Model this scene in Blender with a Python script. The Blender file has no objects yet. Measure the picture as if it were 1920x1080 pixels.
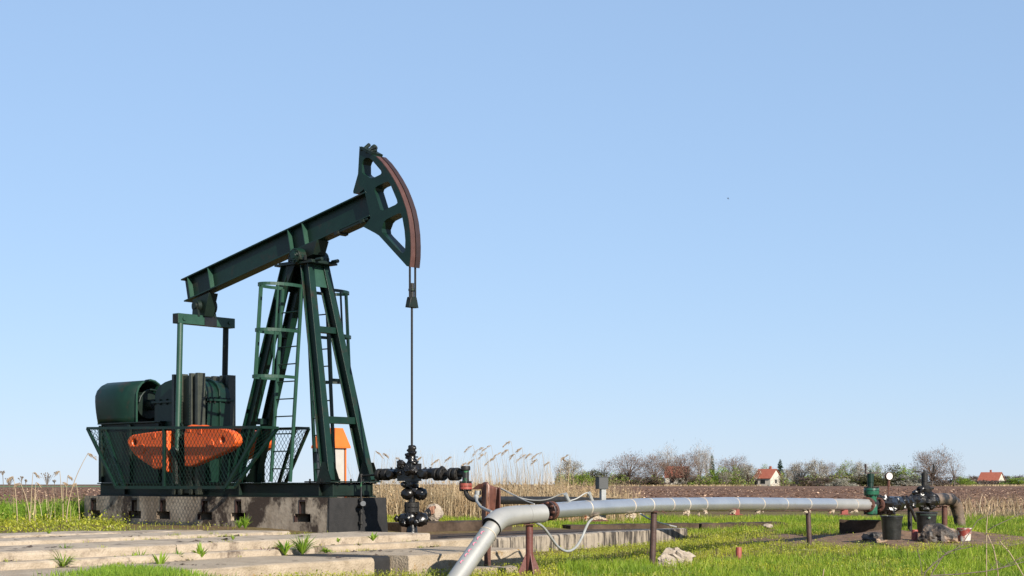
import bpy, bmesh, math, random
import numpy as np
from mathutils import Vector, Matrix
from mathutils.geometry import tessellate_polygon
from mathutils import noise as mnoise

R = math.radians
sc = bpy.context.scene
COL = sc.collection

# ------------------------------------------------------------------ camera
EYE = 0.95
F = 3000.0            # focal length in photo pixels (1920 wide)
HZ = 908.0            # horizon row
cam_d = bpy.data.cameras.new('camera')
cam = bpy.data.objects.new('camera', cam_d)
COL.objects.link(cam)
cam.location = (0, 0, EYE)
cam.rotation_euler = (R(90), 0, 0)
cam_d.sensor_width = 36
cam_d.lens = F / 1920 * 36
cam_d.shift_y = (HZ - 540) / 1920
cam_d.clip_start = 0.1
cam_d.clip_end = 9000
sc.camera = cam

# ------------------------------------------------------------------ light
SUN_EL, SUN_AZ = 28.0, 36.0      # azimuth: to the right of straight behind the camera
w = bpy.data.worlds.new('World')
sc.world = w
w.use_nodes = True
nt = w.node_tree
bg = nt.nodes['Background']
sky = nt.nodes.new('ShaderNodeTexSky')
sky.sky_type = 'NISHITA'
sky.sun_disc = False
sky.sun_elevation = R(SUN_EL)
sky.sun_rotation = R(180 - SUN_AZ)
sky.air_density = 1.0
sky.dust_density = 0.0
sky.ozone_density = 10.0
# the photograph's sky is a bright, hazy, low-contrast blue: soften the sky's own range
gm = nt.nodes.new('ShaderNodeGamma'); gm.inputs[1].default_value = 0.36
tint = nt.nodes.new('ShaderNodeMix'); tint.data_type = 'RGBA'; tint.blend_type = 'MULTIPLY'
tint.inputs[0].default_value = 1.0
SKYK = 1 / 2.291 / 0.12 / 2.0
tint.inputs[7].default_value = (0.86 * SKYK, 0.935 * SKYK, 1.075 * SKYK, 1)
nt.links.new(sky.outputs[0], gm.inputs[0]); nt.links.new(gm.outputs[0], tint.inputs[6])
nt.links.new(tint.outputs[2], bg.inputs[0])
bg.inputs[1].default_value = 0.12
sd = bpy.data.lights.new('sun', 'SUN')
sd.energy = 5.0
sd.angle = R(0.5)
sd.color = (1.0, 0.93, 0.82)
sun = bpy.data.objects.new('sun', sd)
COL.objects.link(sun)
sun.rotation_euler = (R(90 - SUN_EL), 0, R(SUN_AZ))
sun.location = (30, -40, 30)
sc.view_settings.view_transform = 'Standard'
sc.view_settings.look = 'None'
sc.view_settings.gamma = 1
sc.view_settings.exposure = 1.0
sc.render.engine = 'CYCLES'


# ------------------------------------------------------------------ helpers
def at(x, y, Y):
    """photo measurement at depth Y -> metres"""
    return Vector(((x - 960) / F * Y, Y, EYE - (y - HZ) / F * Y))


CX, CY = -2.79, 25.0            # front corner of the pump's base frame
CO, SI = math.cos(R(40)), math.sin(R(40))


def pw(u, v, z):                # pump frame -> world
    return Vector((CX + CO * u + SI * v, CY - SI * u + CO * v, z))


def L(x, y, v):                 # photo measurement on the pump plane v -> (u, v, z)
    a = (x - 960) / F
    u = (a * (CY + CO * v) - CX - SI * v) / (CO + SI * a)
    Y = CY - SI * u + CO * v
    return Vector((u, v, EYE - (y - HZ) / F * Y))


def Lu(x, y, u):                # photo measurement on the plane u = const
    a = (x - 960) / F
    v = (a * (CY - SI * u) - CX - CO * u) / (SI - CO * a)
    Y = CY - SI * u + CO * v
    return Vector((u, v, EYE - (y - HZ) / F * Y))


ORG = {}


def org(o):
    return ORG.get(o.name, Vector((0, 0, 0)))


def tag(o, label=None, cat=None, group=None, kind=None):
    if label: o['label'] = label
    if cat: o['category'] = cat
    if group: o['group'] = group
    if kind: o['kind'] = kind
    return o


def thing(name, label, cat, loc=(0, 0, 0), rotz=0, group=None, origin=None):
    o = bpy.data.objects.new(name, None)
    o.empty_display_size = 0.2
    COL.objects.link(o)
    o.location = loc
    o.rotation_euler = (0, 0, rotz)
    ORG[o.name] = Vector(loc) if origin is None else Vector(origin)
    return tag(o, label, cat, group)


class MB:
    def __init__(s):
        s.v = []; s.f = []; s.s = []

    def add(s, vs, fs, smooth=False):
        n = len(s.v)
        s.v.extend([tuple(p) for p in vs])
        for f in fs:
            s.f.append(tuple(i + n for i in f)); s.s.append(smooth)
        return s

    def box(s, c, d, M=None):
        x, y, z = [k / 2 for k in d]
        vs = [Vector((a * x, b * y, e * z)) for a in (-1, 1) for b in (-1, 1) for e in (-1, 1)]
        if M is not None: vs = [M @ p for p in vs]
        c = Vector(c)
        return s.add([p + c for p in vs], [(0, 1, 3, 2), (4, 6, 7, 5), (0, 4, 5, 1), (2, 3, 7, 6), (0, 2, 6, 4), (1, 5, 7, 3)])

    def span(s, a, b):           # box between two corners
        a = Vector(a); b = Vector(b)
        return s.box((a + b) / 2, [abs(k) for k in (b - a)])

    def bar(s, p0, p1, w, h, up=(0, 0, 1)):
        p0 = Vector(p0); p1 = Vector(p1)
        t = (p1 - p0).normalized()
        a = t.cross(Vector(up))
        if a.length < 1e-4: a = t.cross(Vector((1, 0, 0)))
        a.normalize(); b = a.cross(t).normalized()
        vs = [p + a * (i * w / 2) + b * (j * h / 2) for p in (p0, p1) for i, j in ((-1, -1), (1, -1), (1, 1), (-1, 1))]
        return s.add(vs, [(3, 2, 1, 0), (4, 5, 6, 7), (0, 1, 5, 4), (1, 2, 6, 5), (2, 3, 7, 6), (3, 0, 4, 7)])

    def hbeam(s, p0, p1, w, d, up, t=0.02):
        """H section: web lies in the plane of (axis, up); flanges at +-d/2 along up, w wide"""
        p0 = Vector(p0); p1 = Vector(p1)
        ax = (p1 - p0).normalized()
        a = ax.cross(Vector(up)).normalized(); b = a.cross(ax).normalized()
        s.bar(p0, p1, t, d - 2 * t, b)
        for k in (-1, 1):
            o = b * (k * (d / 2 - t / 2))
            s.bar(p0 + o, p1 + o, w, t, b)
        return s

    def tube(s, pts, r, n=8, cap=True, smooth=True):
        pts = [Vector(p) for p in pts]
        m = len(pts)
        rs = r if isinstance(r, (list, tuple)) else [r] * m
        t0 = (pts[1] - pts[0]).normalized()
        a = t0.cross(Vector((0, 0, 1)))
        if a.length < 1e-3: a = t0.cross(Vector((1, 0, 0)))
        a.normalize()
        vs = []
        for i, p in enumerate(pts):
            t = (pts[min(i + 1, m - 1)] - pts[max(i - 1, 0)]).normalized()
            a = (a - t * a.dot(t))
            a.normalize()
            b = t.cross(a)
            for k in range(n):
                th = 2 * math.pi * k / n
                vs.append(p + (a * math.cos(th) + b * math.sin(th)) * rs[i])
        fs = []
        for i in range(m - 1):
            for k in range(n):
                fs.append((i * n + k, i * n + (k + 1) % n, (i + 1) * n + (k + 1) % n, (i + 1) * n + k))
        s.add(vs, fs, smooth)
        if cap:
            s.add(vs[:n], [tuple(range(n))[::-1]]); s.add(vs[-n:], [tuple(range(n))])
        return s

    def cyl(s, p0, p1, r, r1=None, n=18):
        return s.tube([p0, p1], [r, r if r1 is None else r1], n)

    def lathe(s, base, axis, prof, n=20, smooth=True):
        base = Vector(base); t = Vector(axis).normalized()
        a = t.cross(Vector((0, 0, 1)))
        if a.length < 1e-3: a = Vector((1, 0, 0))
        a.normalize(); b = t.cross(a)
        # flat-shaded profile steps: double the ring where the profile turns sharply
        for (d0, r0), (d1, r1) in zip(prof[:-1], prof[1:]):
            vs = []
            for d, r in ((d0, r0), (d1, r1)):
                for k in range(n):
                    th = 2 * math.pi * k / n
                    vs.append(base + t * d + (a * math.cos(th) + b * math.sin(th)) * max(r, 1e-4))
            s.add(vs, [(k, (k + 1) % n, n + (k + 1) % n, n + k) for k in range(n)], smooth)
        for (d, r), rev in ((prof[0], True), (prof[-1], False)):
            if r > 1e-3:
                vs = [base + t * d + (a * math.cos(2 * math.pi * k / n) + b * math.sin(2 * math.pi * k / n)) * r for k in range(n)]
                idx = tuple(range(n))
                s.add(vs, [idx[::-1] if rev else idx])
        return s

    def prism(s, outer, holes, fn, c0, c1, smooth=False):
        loops = [outer] + holes
        flat = [p for l in loops for p in l]
        tris = tessellate_polygon([[Vector((p[0], p[1], 0)) for p in l] for l in loops])
        N = len(flat)
        s.add([fn(p[0], p[1], c0) for p in flat] + [fn(p[0], p[1], c1) for p in flat],
              [tuple(t) for t in tris] + [tuple(i + N for i in t[::-1]) for t in tris])
        k = 0
        for l in loops:
            m = len(l)
            vs = [fn(p[0], p[1], c0) for p in l] + [fn(p[0], p[1], c1) for p in l]
            s.add(vs, [(i, (i + 1) % m, m + (i + 1) % m, m + i) for i in range(m)], smooth)
        return s

    def ball(s, c, r, seed=0, amp=0.0, freq=3.0, nu=16, nv=10, flat=False):
        c = Vector(c)
        r = r if isinstance(r, (tuple, list)) else (r, r, r)
        vs = []
        for j in range(nv + 1):
            ph = math.pi * j / nv
            for i in range(nu):
                th = 2 * math.pi * i / nu
                d = Vector((math.sin(ph) * math.cos(th), math.sin(ph) * math.sin(th), math.cos(ph)))
                k = 1 + amp * mnoise.fractal(d * freq + Vector((seed * 7.3, seed * 3.1, seed)), 1.0, 2.0, 3)
                vs.append(c + Vector((d.x * r[0], d.y * r[1], d.z * r[2])) * k)
        fs = []
        for j in range(nv):
            for i in range(nu):
                fs.append((j * nu + i, (j + 1) * nu + i, (j + 1) * nu + (i + 1) % nu, j * nu + (i + 1) % nu))
        return s.add(vs, fs, not flat)

    def build_each(s, name, mat, parent, bevel=0):
        """every separate piece (a bolt, a liner) becomes a part of its own"""
        n = len(s.v)
        key = {}; root = list(range(n))

        def find(i):
            while root[i] != i:
                root[i] = root[root[i]]; i = root[i]
            return i
        for i, p in enumerate(s.v):
            k = (round(p[0], 4), round(p[1], 4), round(p[2], 4))
            if k in key: root[find(i)] = find(key[k])
            else: key[k] = i
        for f in s.f:
            for j in f[1:]: root[find(j)] = find(f[0])
        groups = {}
        for f, sm in zip(s.f, s.s): groups.setdefault(find(f[0]), []).append((f, sm))
        out = []
        for fs in groups.values():
            m = MB(); idx = {}
            for f, sm in fs:
                for j in f:
                    if j not in idx: idx[j] = len(m.v); m.v.append(s.v[j])
                m.f.append(tuple(idx[j] for j in f)); m.s.append(sm)
            out.append(m.build(name, mat, parent, bevel))
        return out

    def build(s, name, mat, parent=None, bevel=0, off=None, weld=True):
        o_ = org(parent) if parent is not None else Vector((0, 0, 0))
        if off is not None: o_ = Vector(off)
        me = bpy.data.meshes.new(name)
        me.from_pydata([(p[0] - o_.x, p[1] - o_.y, p[2] - o_.z) for p in s.v], [], s.f)
        me.polygons.foreach_set('use_smooth', s.s)
        bm = bmesh.new(); bm.from_mesh(me)
        if weld: bmesh.ops.remove_doubles(bm, verts=bm.verts, dist=0.0004)
        bmesh.ops.recalc_face_normals(bm, faces=bm.faces)
        bm.to_mesh(me); bm.free()
        if any(s.s): me.set_sharp_from_angle(angle=R(36))
        me.materials.append(mat)
        o = bpy.data.objects.new(name, me)
        COL.objects.link(o)
        if parent is not None:
            o.parent = parent
            ORG[o.name] = o_
        elif off is not None:
            o.location = o_
        if bevel:
            m = o.modifiers.new('bevel', 'BEVEL')
            m.width = bevel; m.segments = 2; m.limit_method = 'ANGLE'; m.angle_limit = R(40)
        return o


def solo(mb, name, mat, label, cat, base, group=None, bevel=0):
    """a thing that is one mesh, its origin at its base"""
    o = mb.build(name, mat, None, bevel, off=base)
    return tag(o, label, cat, group)


def copy_tree(o, parent=None):
    c = o.copy(); COL.objects.link(c)
    if parent is not None: c.parent = parent
    for ch in [k for k in COL.objects if k.parent == o]: copy_tree(ch, c)
    return c


def tri_mesh(name, verts, faces_n, mat, kind='stuff', attr=None):
    """verts (N*k,3), consecutive k verts form a face"""
    n = len(verts); k = faces_n
    me = bpy.data.meshes.new(name)
    me.vertices.add(n); me.loops.add(n); me.polygons.add(n // k)
    me.vertices.foreach_set('co', np.asarray(verts, dtype=np.float32).ravel())
    me.loops.foreach_set('vertex_index', np.arange(n, dtype=np.int32))
    me.polygons.foreach_set('loop_start', np.arange(0, n, k, dtype=np.int32))
    me.update(calc_edges=True)
    if attr is not None:
        a = me.attributes.new('tone', 'FLOAT', 'POINT')
        a.data.foreach_set('value', np.asarray(attr, dtype=np.float32))
    me.materials.append(mat)
    o = bpy.data.objects.new(name, me)
    COL.objects.link(o)
    if kind: o['kind'] = kind
    return o


# ------------------------------------------------------------------ materials
def new_mat(name):
    m = bpy.data.materials.new(name); m.use_nodes = True
    return m, m.node_tree, m.node_tree.nodes['Principled BSDF']


def N(nt, t, **kw):
    n = nt.nodes.new(t)
    for k, v in kw.items(): setattr(n, k, v)
    return n


KA = 0.57       # overall albedo level


def mat(name, col, rough=0.5, metal=0.0, col2=None, scale=6, amount=0.5, bump=0.0, bscale=40, col3=None, scale3=1.5, thr3=(0.55, 0.7), spec=0.5, stretch=None, coat=0):
    m, nt, p = new_mat(name)
    if metal < 0.5:
        col = tuple(k * KA for k in col)
        col2 = None if col2 is None else tuple(k * KA for k in col2)
        col3 = None if col3 is None else tuple(k * KA for k in col3)
    p.inputs['Roughness'].default_value = rough
    p.inputs['Metallic'].default_value = metal
    p.inputs['Specular IOR Level'].default_value = spec
    if coat: p.inputs['Coat Weight'].default_value = coat; p.inputs['Coat Roughness'].default_value = 0.08
    tc = N(nt, 'ShaderNodeTexCoord')
    vec = tc.outputs['Object']
    if stretch:
        mp = N(nt, 'ShaderNodeMapping'); mp.inputs['Scale'].default_value = stretch
        nt.links.new(vec, mp.inputs[0]); vec = mp.outputs[0]
    c_out = None
    if col2 is None:
        p.inputs['Base Color'].default_value = (*col, 1)
    else:
        nz = N(nt, 'ShaderNodeTexNoise'); nz.inputs['Scale'].default_value = scale
        nz.inputs['Detail'].default_value = 8; nz.inputs['Roughness'].default_value = 0.65
        nt.links.new(vec, nz.inputs['Vector'])
        rp = N(nt, 'ShaderNodeValToRGB')
        rp.color_ramp.elements[0].position = 0.5 - amount * 0.3; rp.color_ramp.elements[0].color = (*col, 1)
        rp.color_ramp.elements[1].position = 0.5 + amount * 0.3; rp.color_ramp.elements[1].color = (*col2, 1)
        nt.links.new(nz.outputs[0], rp.inputs[0])
        c_out = rp.outputs[0]
        if col3 is not None:
            n3 = N(nt, 'ShaderNodeTexNoise'); n3.inputs['Scale'].default_value = scale3
            n3.inputs['Detail'].default_value = 10; n3.inputs['Roughness'].default_value = 0.7
            nt.links.new(vec, n3.inputs['Vector'])
            r3 = N(nt, 'ShaderNodeMapRange'); r3.inputs[1].default_value = thr3[0]; r3.inputs[2].default_value = thr3[1]
            nt.links.new(n3.outputs[0], r3.inputs[0])
            mx = N(nt, 'ShaderNodeMix', data_type='RGBA')
            nt.links.new(r3.outputs[0], mx.inputs[0]); nt.links.new(c_out, mx.inputs[6])
            mx.inputs[7].default_value = (*col3, 1)
            c_out = mx.outputs[2]
        nt.links.new(c_out, p.inputs['Base Color'])
    if bump:
        nb = N(nt, 'ShaderNodeTexNoise'); nb.inputs['Scale'].default_value = bscale; nb.inputs['Detail'].default_value = 6
        nt.links.new(tc.outputs['Object'], nb.inputs['Vector'])
        b = N(nt, 'ShaderNodeBump'); b.inputs['Strength'].default_value = bump; b.inputs['Distance'].default_value = 0.02
        nt.links.new(nb.outputs[0], b.inputs['Height']); nt.links.new(b.outputs[0], p.inputs['Normal'])
    return m


def leaf_mat(name, ca, cb, cc=None, trans=0.35, attr=False, patch=0.0, pscale=0.9):
    """blade / leaf colour varies from piece to piece"""
    m, nt, p = new_mat(name)
    if attr:
        g = N(nt, 'ShaderNodeAttribute'); g.attribute_name = 'tone'; src = g.outputs['Fac']
    else:
        g = N(nt, 'ShaderNodeNewGeometry'); src = g.outputs['Random Per Island']
    rp = N(nt, 'ShaderNodeValToRGB')
    rp.color_ramp.elements[0].color = (*ca, 1); rp.color_ramp.elements[1].color = (*cb, 1)
    if cc is not None:
        e = rp.color_ramp.elements.new(0.85); e.color = (*cb, 1)
        rp.color_ramp.elements[2].color = (*cc, 1)
    nt.links.new(src, rp.inputs[0])
    if patch:        # plants differ from patch to patch: drier, mossier, thinner
        tc = N(nt, 'ShaderNodeTexCoord'); nz = N(nt, 'ShaderNodeTexNoise')
        nz.inputs['Scale'].default_value = pscale; nz.inputs['Detail'].default_value = 5; nz.inputs['Roughness'].default_value = 0.7
        nt.links.new(tc.outputs['Object'], nz.inputs['Vector'])
        r2 = N(nt, 'ShaderNodeValToRGB')
        r2.color_ramp.elements[0].position = 0.36; r2.color_ramp.elements[0].color = (1 - patch, 1 - patch * 0.75, 1 - patch * 0.8, 1)
        r2.color_ramp.elements[1].position = 0.64; r2.color_ramp.elements[1].color = (1.12, 1.05, 0.9, 1)
        nt.links.new(nz.outputs[0], r2.inputs[0])
        mm = N(nt, 'ShaderNodeMix', data_type='RGBA', blend_type='MULTIPLY'); mm.inputs[0].default_value = 1
        nt.links.new(rp.outputs[0], mm.inputs[6]); nt.links.new(r2.outputs[0], mm.inputs[7])
        rp = mm; rp_out = mm.outputs[2]
    else:
        rp_out = rp.outputs[0]
    nt.links.new(rp_out, p.inputs['Base Color'])
    p.inputs['Roughness'].default_value = 0.6
    p.inputs['Specular IOR Level'].default_value = 0.25
    tr = N(nt, 'ShaderNodeBsdfTranslucent'); nt.links.new(rp_out, tr.inputs[0])
    mx = N(nt, 'ShaderNodeMixShader'); mx.inputs[0].default_value = trans
    nt.links.new(p.outputs[0], mx.inputs[1]); nt.links.new(tr.outputs[0], mx.inputs[2])
    nt.links.new(mx.outputs[0], nt.nodes['Material Output'].inputs[0])
    return m


M = {}
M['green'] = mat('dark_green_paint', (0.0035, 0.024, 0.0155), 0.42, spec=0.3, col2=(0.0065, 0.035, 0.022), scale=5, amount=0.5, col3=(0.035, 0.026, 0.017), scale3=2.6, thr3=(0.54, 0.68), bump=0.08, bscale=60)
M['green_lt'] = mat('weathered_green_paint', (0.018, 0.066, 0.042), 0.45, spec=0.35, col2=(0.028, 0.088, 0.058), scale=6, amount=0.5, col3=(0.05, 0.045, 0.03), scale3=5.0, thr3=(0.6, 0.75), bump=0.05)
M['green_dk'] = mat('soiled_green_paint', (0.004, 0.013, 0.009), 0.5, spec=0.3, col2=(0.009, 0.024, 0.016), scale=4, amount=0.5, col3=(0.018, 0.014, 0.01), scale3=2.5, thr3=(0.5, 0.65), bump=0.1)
M['green_br'] = mat('chipped_bright_green_paint', (0.02, 0.16, 0.05), 0.45, col2=(0.03, 0.22, 0.08), scale=12, amount=0.4, col3=(0.012, 0.012, 0.012), scale3=7, thr3=(0.42, 0.5), bump=0.1)
M['valve_green'] = mat('valve_green_paint', (0.018, 0.12, 0.065), 0.3, col2=(0.03, 0.17, 0.1), scale=10, amount=0.4, col3=(0.012, 0.015, 0.013), scale3=7, thr3=(0.52, 0.66), bump=0.15)
M['black'] = mat('black_steel', (0.012, 0.012, 0.012), 0.55, spec=0.3, col2=(0.03, 0.026, 0.022), scale=14, amount=0.5, bump=0.2)
M['oil'] = mat('crude_oil_film', (0.006, 0.0055, 0.0055), 0.3, col2=(0.016, 0.013, 0.011), scale=9, amount=0.5, bump=0.45, bscale=14, spec=0.5)
M['orange'] = mat('orange_paint', (0.95, 0.125, 0.012), 0.5, col2=(1.0, 0.16, 0.02), scale=4, amount=0.6, col3=(0.16, 0.05, 0.02), scale3=7, thr3=(0.64, 0.8), bump=0.06)
M['orange_br'] = mat('bright_orange_sheet', (0.85, 0.17, 0.015), 0.45, col2=(0.9, 0.2, 0.02), scale=3, amount=0.6)
M['rust'] = mat('rust', (0.075, 0.026, 0.016), 0.75, col2=(0.17, 0.06, 0.032), scale=9, amount=0.6, bump=0.3, bscale=50)
M['rust_sheet'] = mat('brown_rusty_sheet', (0.1, 0.034, 0.022), 0.6, col2=(0.2, 0.075, 0.05), scale=4, amount=0.5, col3=(0.05, 0.02, 0.015), scale3=6, thr3=(0.55, 0.7), bump=0.15)
M['rust_red'] = mat('red_oxide_paint', (0.12, 0.03, 0.022), 0.6, col2=(0.19, 0.05, 0.036), scale=8, amount=0.6, col3=(0.03, 0.018, 0.014), scale3=4, thr3=(0.52, 0.7), bump=0.15)
M['rust_post'] = mat('dark_brown_rusty_paint', (0.055, 0.026, 0.02), 0.6, col2=(0.11, 0.055, 0.042), scale=7, amount=0.5, col3=(0.025, 0.015, 0.012), scale3=4, thr3=(0.52, 0.66), bump=0.15)
M['rust_pale'] = mat('worn_rusty_track', (0.075, 0.026, 0.018), 0.6, col2=(0.125, 0.05, 0.037), scale=10, amount=0.6, bump=0.2)
M['rust_dark'] = mat('dark_rusty_track', (0.024, 0.01, 0.008), 0.55, col2=(0.045, 0.016, 0.013), scale=8, amount=0.6, bump=0.15)
M['rust_copper'] = mat('bare_rusty_metal', (0.2, 0.08, 0.045), 0.45, col2=(0.5, 0.26, 0.16), scale=7, amount=0.5, col3=(0.1, 0.03, 0.02), scale3=6, thr3=(0.5, 0.62), stretch=(6, 6, 1), bump=0.2)
M['red'] = mat('red_paint', (0.33, 0.055, 0.035), 0.5, col2=(0.42, 0.085, 0.055), scale=9, amount=0.5, col3=(0.08, 0.025, 0.02), scale3=8, thr3=(0.58, 0.7), bump=0.15)
M['peg'] = mat('faded_red_paint', (0.3, 0.05, 0.034), 0.6, col2=(0.4, 0.085, 0.06), scale=9, amount=0.5, col3=(0.13, 0.04, 0.03), scale3=8, thr3=(0.6, 0.7), bump=0.15)
M['alu'] = mat('aluminium_jacket', (0.43, 0.44, 0.45), 0.34, metal=0.8, col2=(0.54, 0.54, 0.54), scale=2.5, amount=0.6, col3=(0.42, 0.41, 0.39), scale3=5, thr3=(0.56, 0.75), bump=0.07, bscale=14, stretch=(1, 1, 1))
M['alu_paint'] = mat('dull_silver_paint', (0.5, 0.49, 0.45), 0.42, metal=0.45, col2=(0.62, 0.6, 0.56), scale=3, amount=0.6, col3=(0.42, 0.4, 0.36), scale3=6, thr3=(0.6, 0.8), bump=0.06, bscale=16)
M['pink'] = mat('pink_marker_paint', (0.75, 0.22, 0.32), 0.6)
M['foam'] = mat('weathered_foam', (0.55, 0.42, 0.3), 0.9, col2=(0.72, 0.62, 0.48), scale=25, amount=0.5, col3=(0.5, 0.16, 0.05), scale3=9, thr3=(0.55, 0.62), bump=0.6, bscale=80)
M['band'] = mat('corroded_joint', (0.5, 0.4, 0.3), 0.7, metal=0.2, col2=(0.75, 0.68, 0.56), scale=16, amount=0.5, col3=(0.4, 0.15, 0.06), scale3=10, thr3=(0.58, 0.68))
M['concrete'] = mat('pale_concrete', (0.44, 0.35, 0.25), 0.9, col2=(0.6, 0.49, 0.37), scale=4, amount=0.5, col3=(0.17, 0.125, 0.09), scale3=2.6, thr3=(0.53, 0.66), bump=0.8, bscale=40)  # pale warm concrete with darker stain blotches
M['lichen'] = mat('lichen_spotted_concrete', (0.38, 0.295, 0.2), 0.9, col2=(0.56, 0.45, 0.325), scale=4, amount=0.5, col3=(0.36, 0.2, 0.04), scale3=4.5, thr3=(0.6, 0.68), bump=0.8, bscale=40)
M['found'] = mat('oil_streaked_concrete', (0.3, 0.225, 0.155), 0.8, col2=(0.6, 0.49, 0.37), scale=2.4, amount=0.4, col3=(0.06, 0.036, 0.022), scale3=1.0, thr3=(0.535, 0.6), bump=0.3, bscale=20, stretch=(1, 1, 0.7))
M['oily'] = mat('oil_soaked_concrete', (0.045, 0.03, 0.021), 0.9, spec=0.15, col2=(0.15, 0.105, 0.075), scale=2.5, amount=0.6, col3=(0.25, 0.2, 0.15), scale3=5, thr3=(0.66, 0.8), bump=0.4, bscale=30)
M['tar_drip'] = mat('oil_run_concrete', (0.055, 0.043, 0.034), 0.7, col2=(0.42, 0.35, 0.27), scale=4, amount=0.2, bump=0.4, bscale=30, stretch=(2.6, 2.6, 0.35))
M['black_paint_and_shade'] = mat('black_bitumen_and_notch_shade', (0.024, 0.024, 0.025), 0.7, spec=0.2, col2=(0.045, 0.043, 0.043), scale=5, amount=0.6, col3=(0.15, 0.03, 0.025), scale3=4, thr3=(0.7, 0.8), bump=0.25)  # paint of the foundation end; also the painted shade of the slab notch
M['rock'] = mat('pale_broken_concrete', (0.36, 0.29, 0.22), 0.95, col2=(0.55, 0.46, 0.37), scale=9, amount=0.5, col3=(0.08, 0.07, 0.06), scale3=11, thr3=(0.6, 0.72), bump=0.9, bscale=24)
M['rock_tar'] = mat('tar_stained_rock', (0.02, 0.017, 0.015), 0.6, col2=(0.1, 0.075, 0.055), scale=6, amount=0.3, col3=(0.36, 0.23, 0.14), scale3=2.6, thr3=(0.5, 0.58), bump=0.8, bscale=22)
M['dirt'] = mat('dry_earth', (0.15, 0.08, 0.042), 0.95, col2=(0.29, 0.165, 0.09), scale=5, amount=0.6, col3=(0.045, 0.026, 0.016), scale3=3, thr3=(0.52, 0.7), bump=0.8, bscale=20)
M['grey_sheet'] = mat('grey_enamel_sheet', (0.16, 0.17, 0.18), 0.5, col2=(0.2, 0.21, 0.22), scale=5, amount=0.6)
M['white_sheet'] = mat('off_white_sheet', (0.52, 0.49, 0.44), 0.6, col2=(0.6, 0.57, 0.52), scale=5, amount=0.6)
M['jbox'] = mat('grey_plastic', (0.06, 0.062, 0.063), 0.5, col2=(0.075, 0.077, 0.077), scale=6)
M['conduit'] = mat('grey_conduit', (0.34, 0.35, 0.34), 0.5, col2=(0.42, 0.43, 0.42), scale=15)
M['wire'] = mat('pale_wire', (0.55, 0.54, 0.5), 0.5)
M['glass'] = mat('gauge_face', (0.85, 0.8, 0.76), 0.25, col2=(0.9, 0.86, 0.82), scale=8)
M['bucket'] = mat('oily_black_plastic', (0.012, 0.012, 0.012), 0.3, col2=(0.035, 0.034, 0.033), scale=8, amount=0.5, bump=0.25)
M['bucket_w'] = mat('peeling_red_white_bucket', (0.33, 0.05, 0.035), 0.5, col2=(0.78, 0.72, 0.64), scale=5, amount=0.12)
M['rope'] = mat('pale_green_rope', (0.12, 0.2, 0.155), 0.8)
M['pipe_tan'] = mat('bituminous_wrap', (0.12, 0.085, 0.06), 0.6, col2=(0.26, 0.18, 0.12), scale=6, amount=0.6, col3=(0.014, 0.012, 0.011), scale3=2.6, thr3=(0.46, 0.55), bump=0.4)
M['rib'] = mat('olive_grey_steel', (0.03, 0.036, 0.026), 0.5, col2=(0.062, 0.07, 0.05), scale=6, amount=0.5, col3=(0.02, 0.022, 0.018), scale3=4, thr3=(0.52, 0.68))
M['cavity_shade'] = mat('painted_cavity_shade', (0.01, 0.008, 0.006), 1.0)  # black standing in for the shade inside slots and pipe mouth
M['bark'] = mat('grey_brown_bark', (0.13, 0.105, 0.09), 0.9, col2=(0.2, 0.165, 0.145), scale=2)
M['twig'] = mat('bare_twigs', (0.17, 0.105, 0.07), 0.9, col2=(0.26, 0.175, 0.125), scale=1.2)
M['birch'] = mat('pale_bark', (0.36, 0.32, 0.29), 0.8, col2=(0.46, 0.42, 0.38), scale=1)
M['drytwig'] = mat('dry_branch_bark', (0.14, 0.1, 0.08), 0.9, col2=(0.24, 0.19, 0.15), scale=14)
M['drystem'] = mat('dry_straw', (0.42, 0.31, 0.18), 0.8, col2=(0.55, 0.43, 0.28), scale=8)
M['plume'] = mat('dry_seed_head', (0.36, 0.26, 0.17), 0.9, col2=(0.52, 0.38, 0.24), scale=30)
M['umbel'] = mat('brown_seed_head', (0.2, 0.15, 0.11), 0.9)
M['roof'] = mat('red_clay_tiles', (0.38, 0.095, 0.05), 0.8, col2=(0.47, 0.14, 0.08), scale=1.2, amount=0.6)
M['plaster'] = mat('whitewashed_wall', (0.66, 0.6, 0.5), 0.9, col2=(0.74, 0.68, 0.58), scale=0.8)
M['pane'] = mat('dark_pane', (0.02, 0.022, 0.026), 0.15)
M['bird'] = mat('dark_feathers', (0.06, 0.06, 0.065), 0.8)

M['grass'] = leaf_mat('fresh_grass', (0.13, 0.21, 0.014), (0.3, 0.4, 0.035), (0.48, 0.46, 0.14), trans=0.45, patch=0.55)
M['cover'] = leaf_mat('yellow_green_weed', (0.25, 0.28, 0.025), (0.46, 0.46, 0.05), (0.58, 0.53, 0.25), trans=0.45, patch=0.5, pscale=1.3)
M['weed'] = leaf_mat('weed_leaf', (0.09, 0.19, 0.015), (0.26, 0.36, 0.04), trans=0.45)
M['weed_red'] = leaf_mat('purple_dock_leaf', (0.09, 0.035, 0.045), (0.17, 0.07, 0.08))
M['reed'] = leaf_mat('dead_reed', (0.22, 0.15, 0.09), (0.46, 0.34, 0.215), (0.68, 0.56, 0.42), trans=0.25, patch=0.3)
M['crumb'] = mat('dark_soil_crumbs', (0.05, 0.032, 0.022), 1.0, col2=(0.14, 0.09, 0.06), scale=14)
M['straw'] = leaf_mat('straw_litter', (0.055, 0.03, 0.02), (0.22, 0.13, 0.085), (0.55, 0.4, 0.28), trans=0.05)
M['leaf_green'] = leaf_mat('spring_leaves', (0.15, 0.23, 0.025), (0.3, 0.38, 0.06))
M['leaf_olive'] = leaf_mat('olive_leaves', (0.08, 0.085, 0.03), (0.18, 0.17, 0.07))
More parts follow.
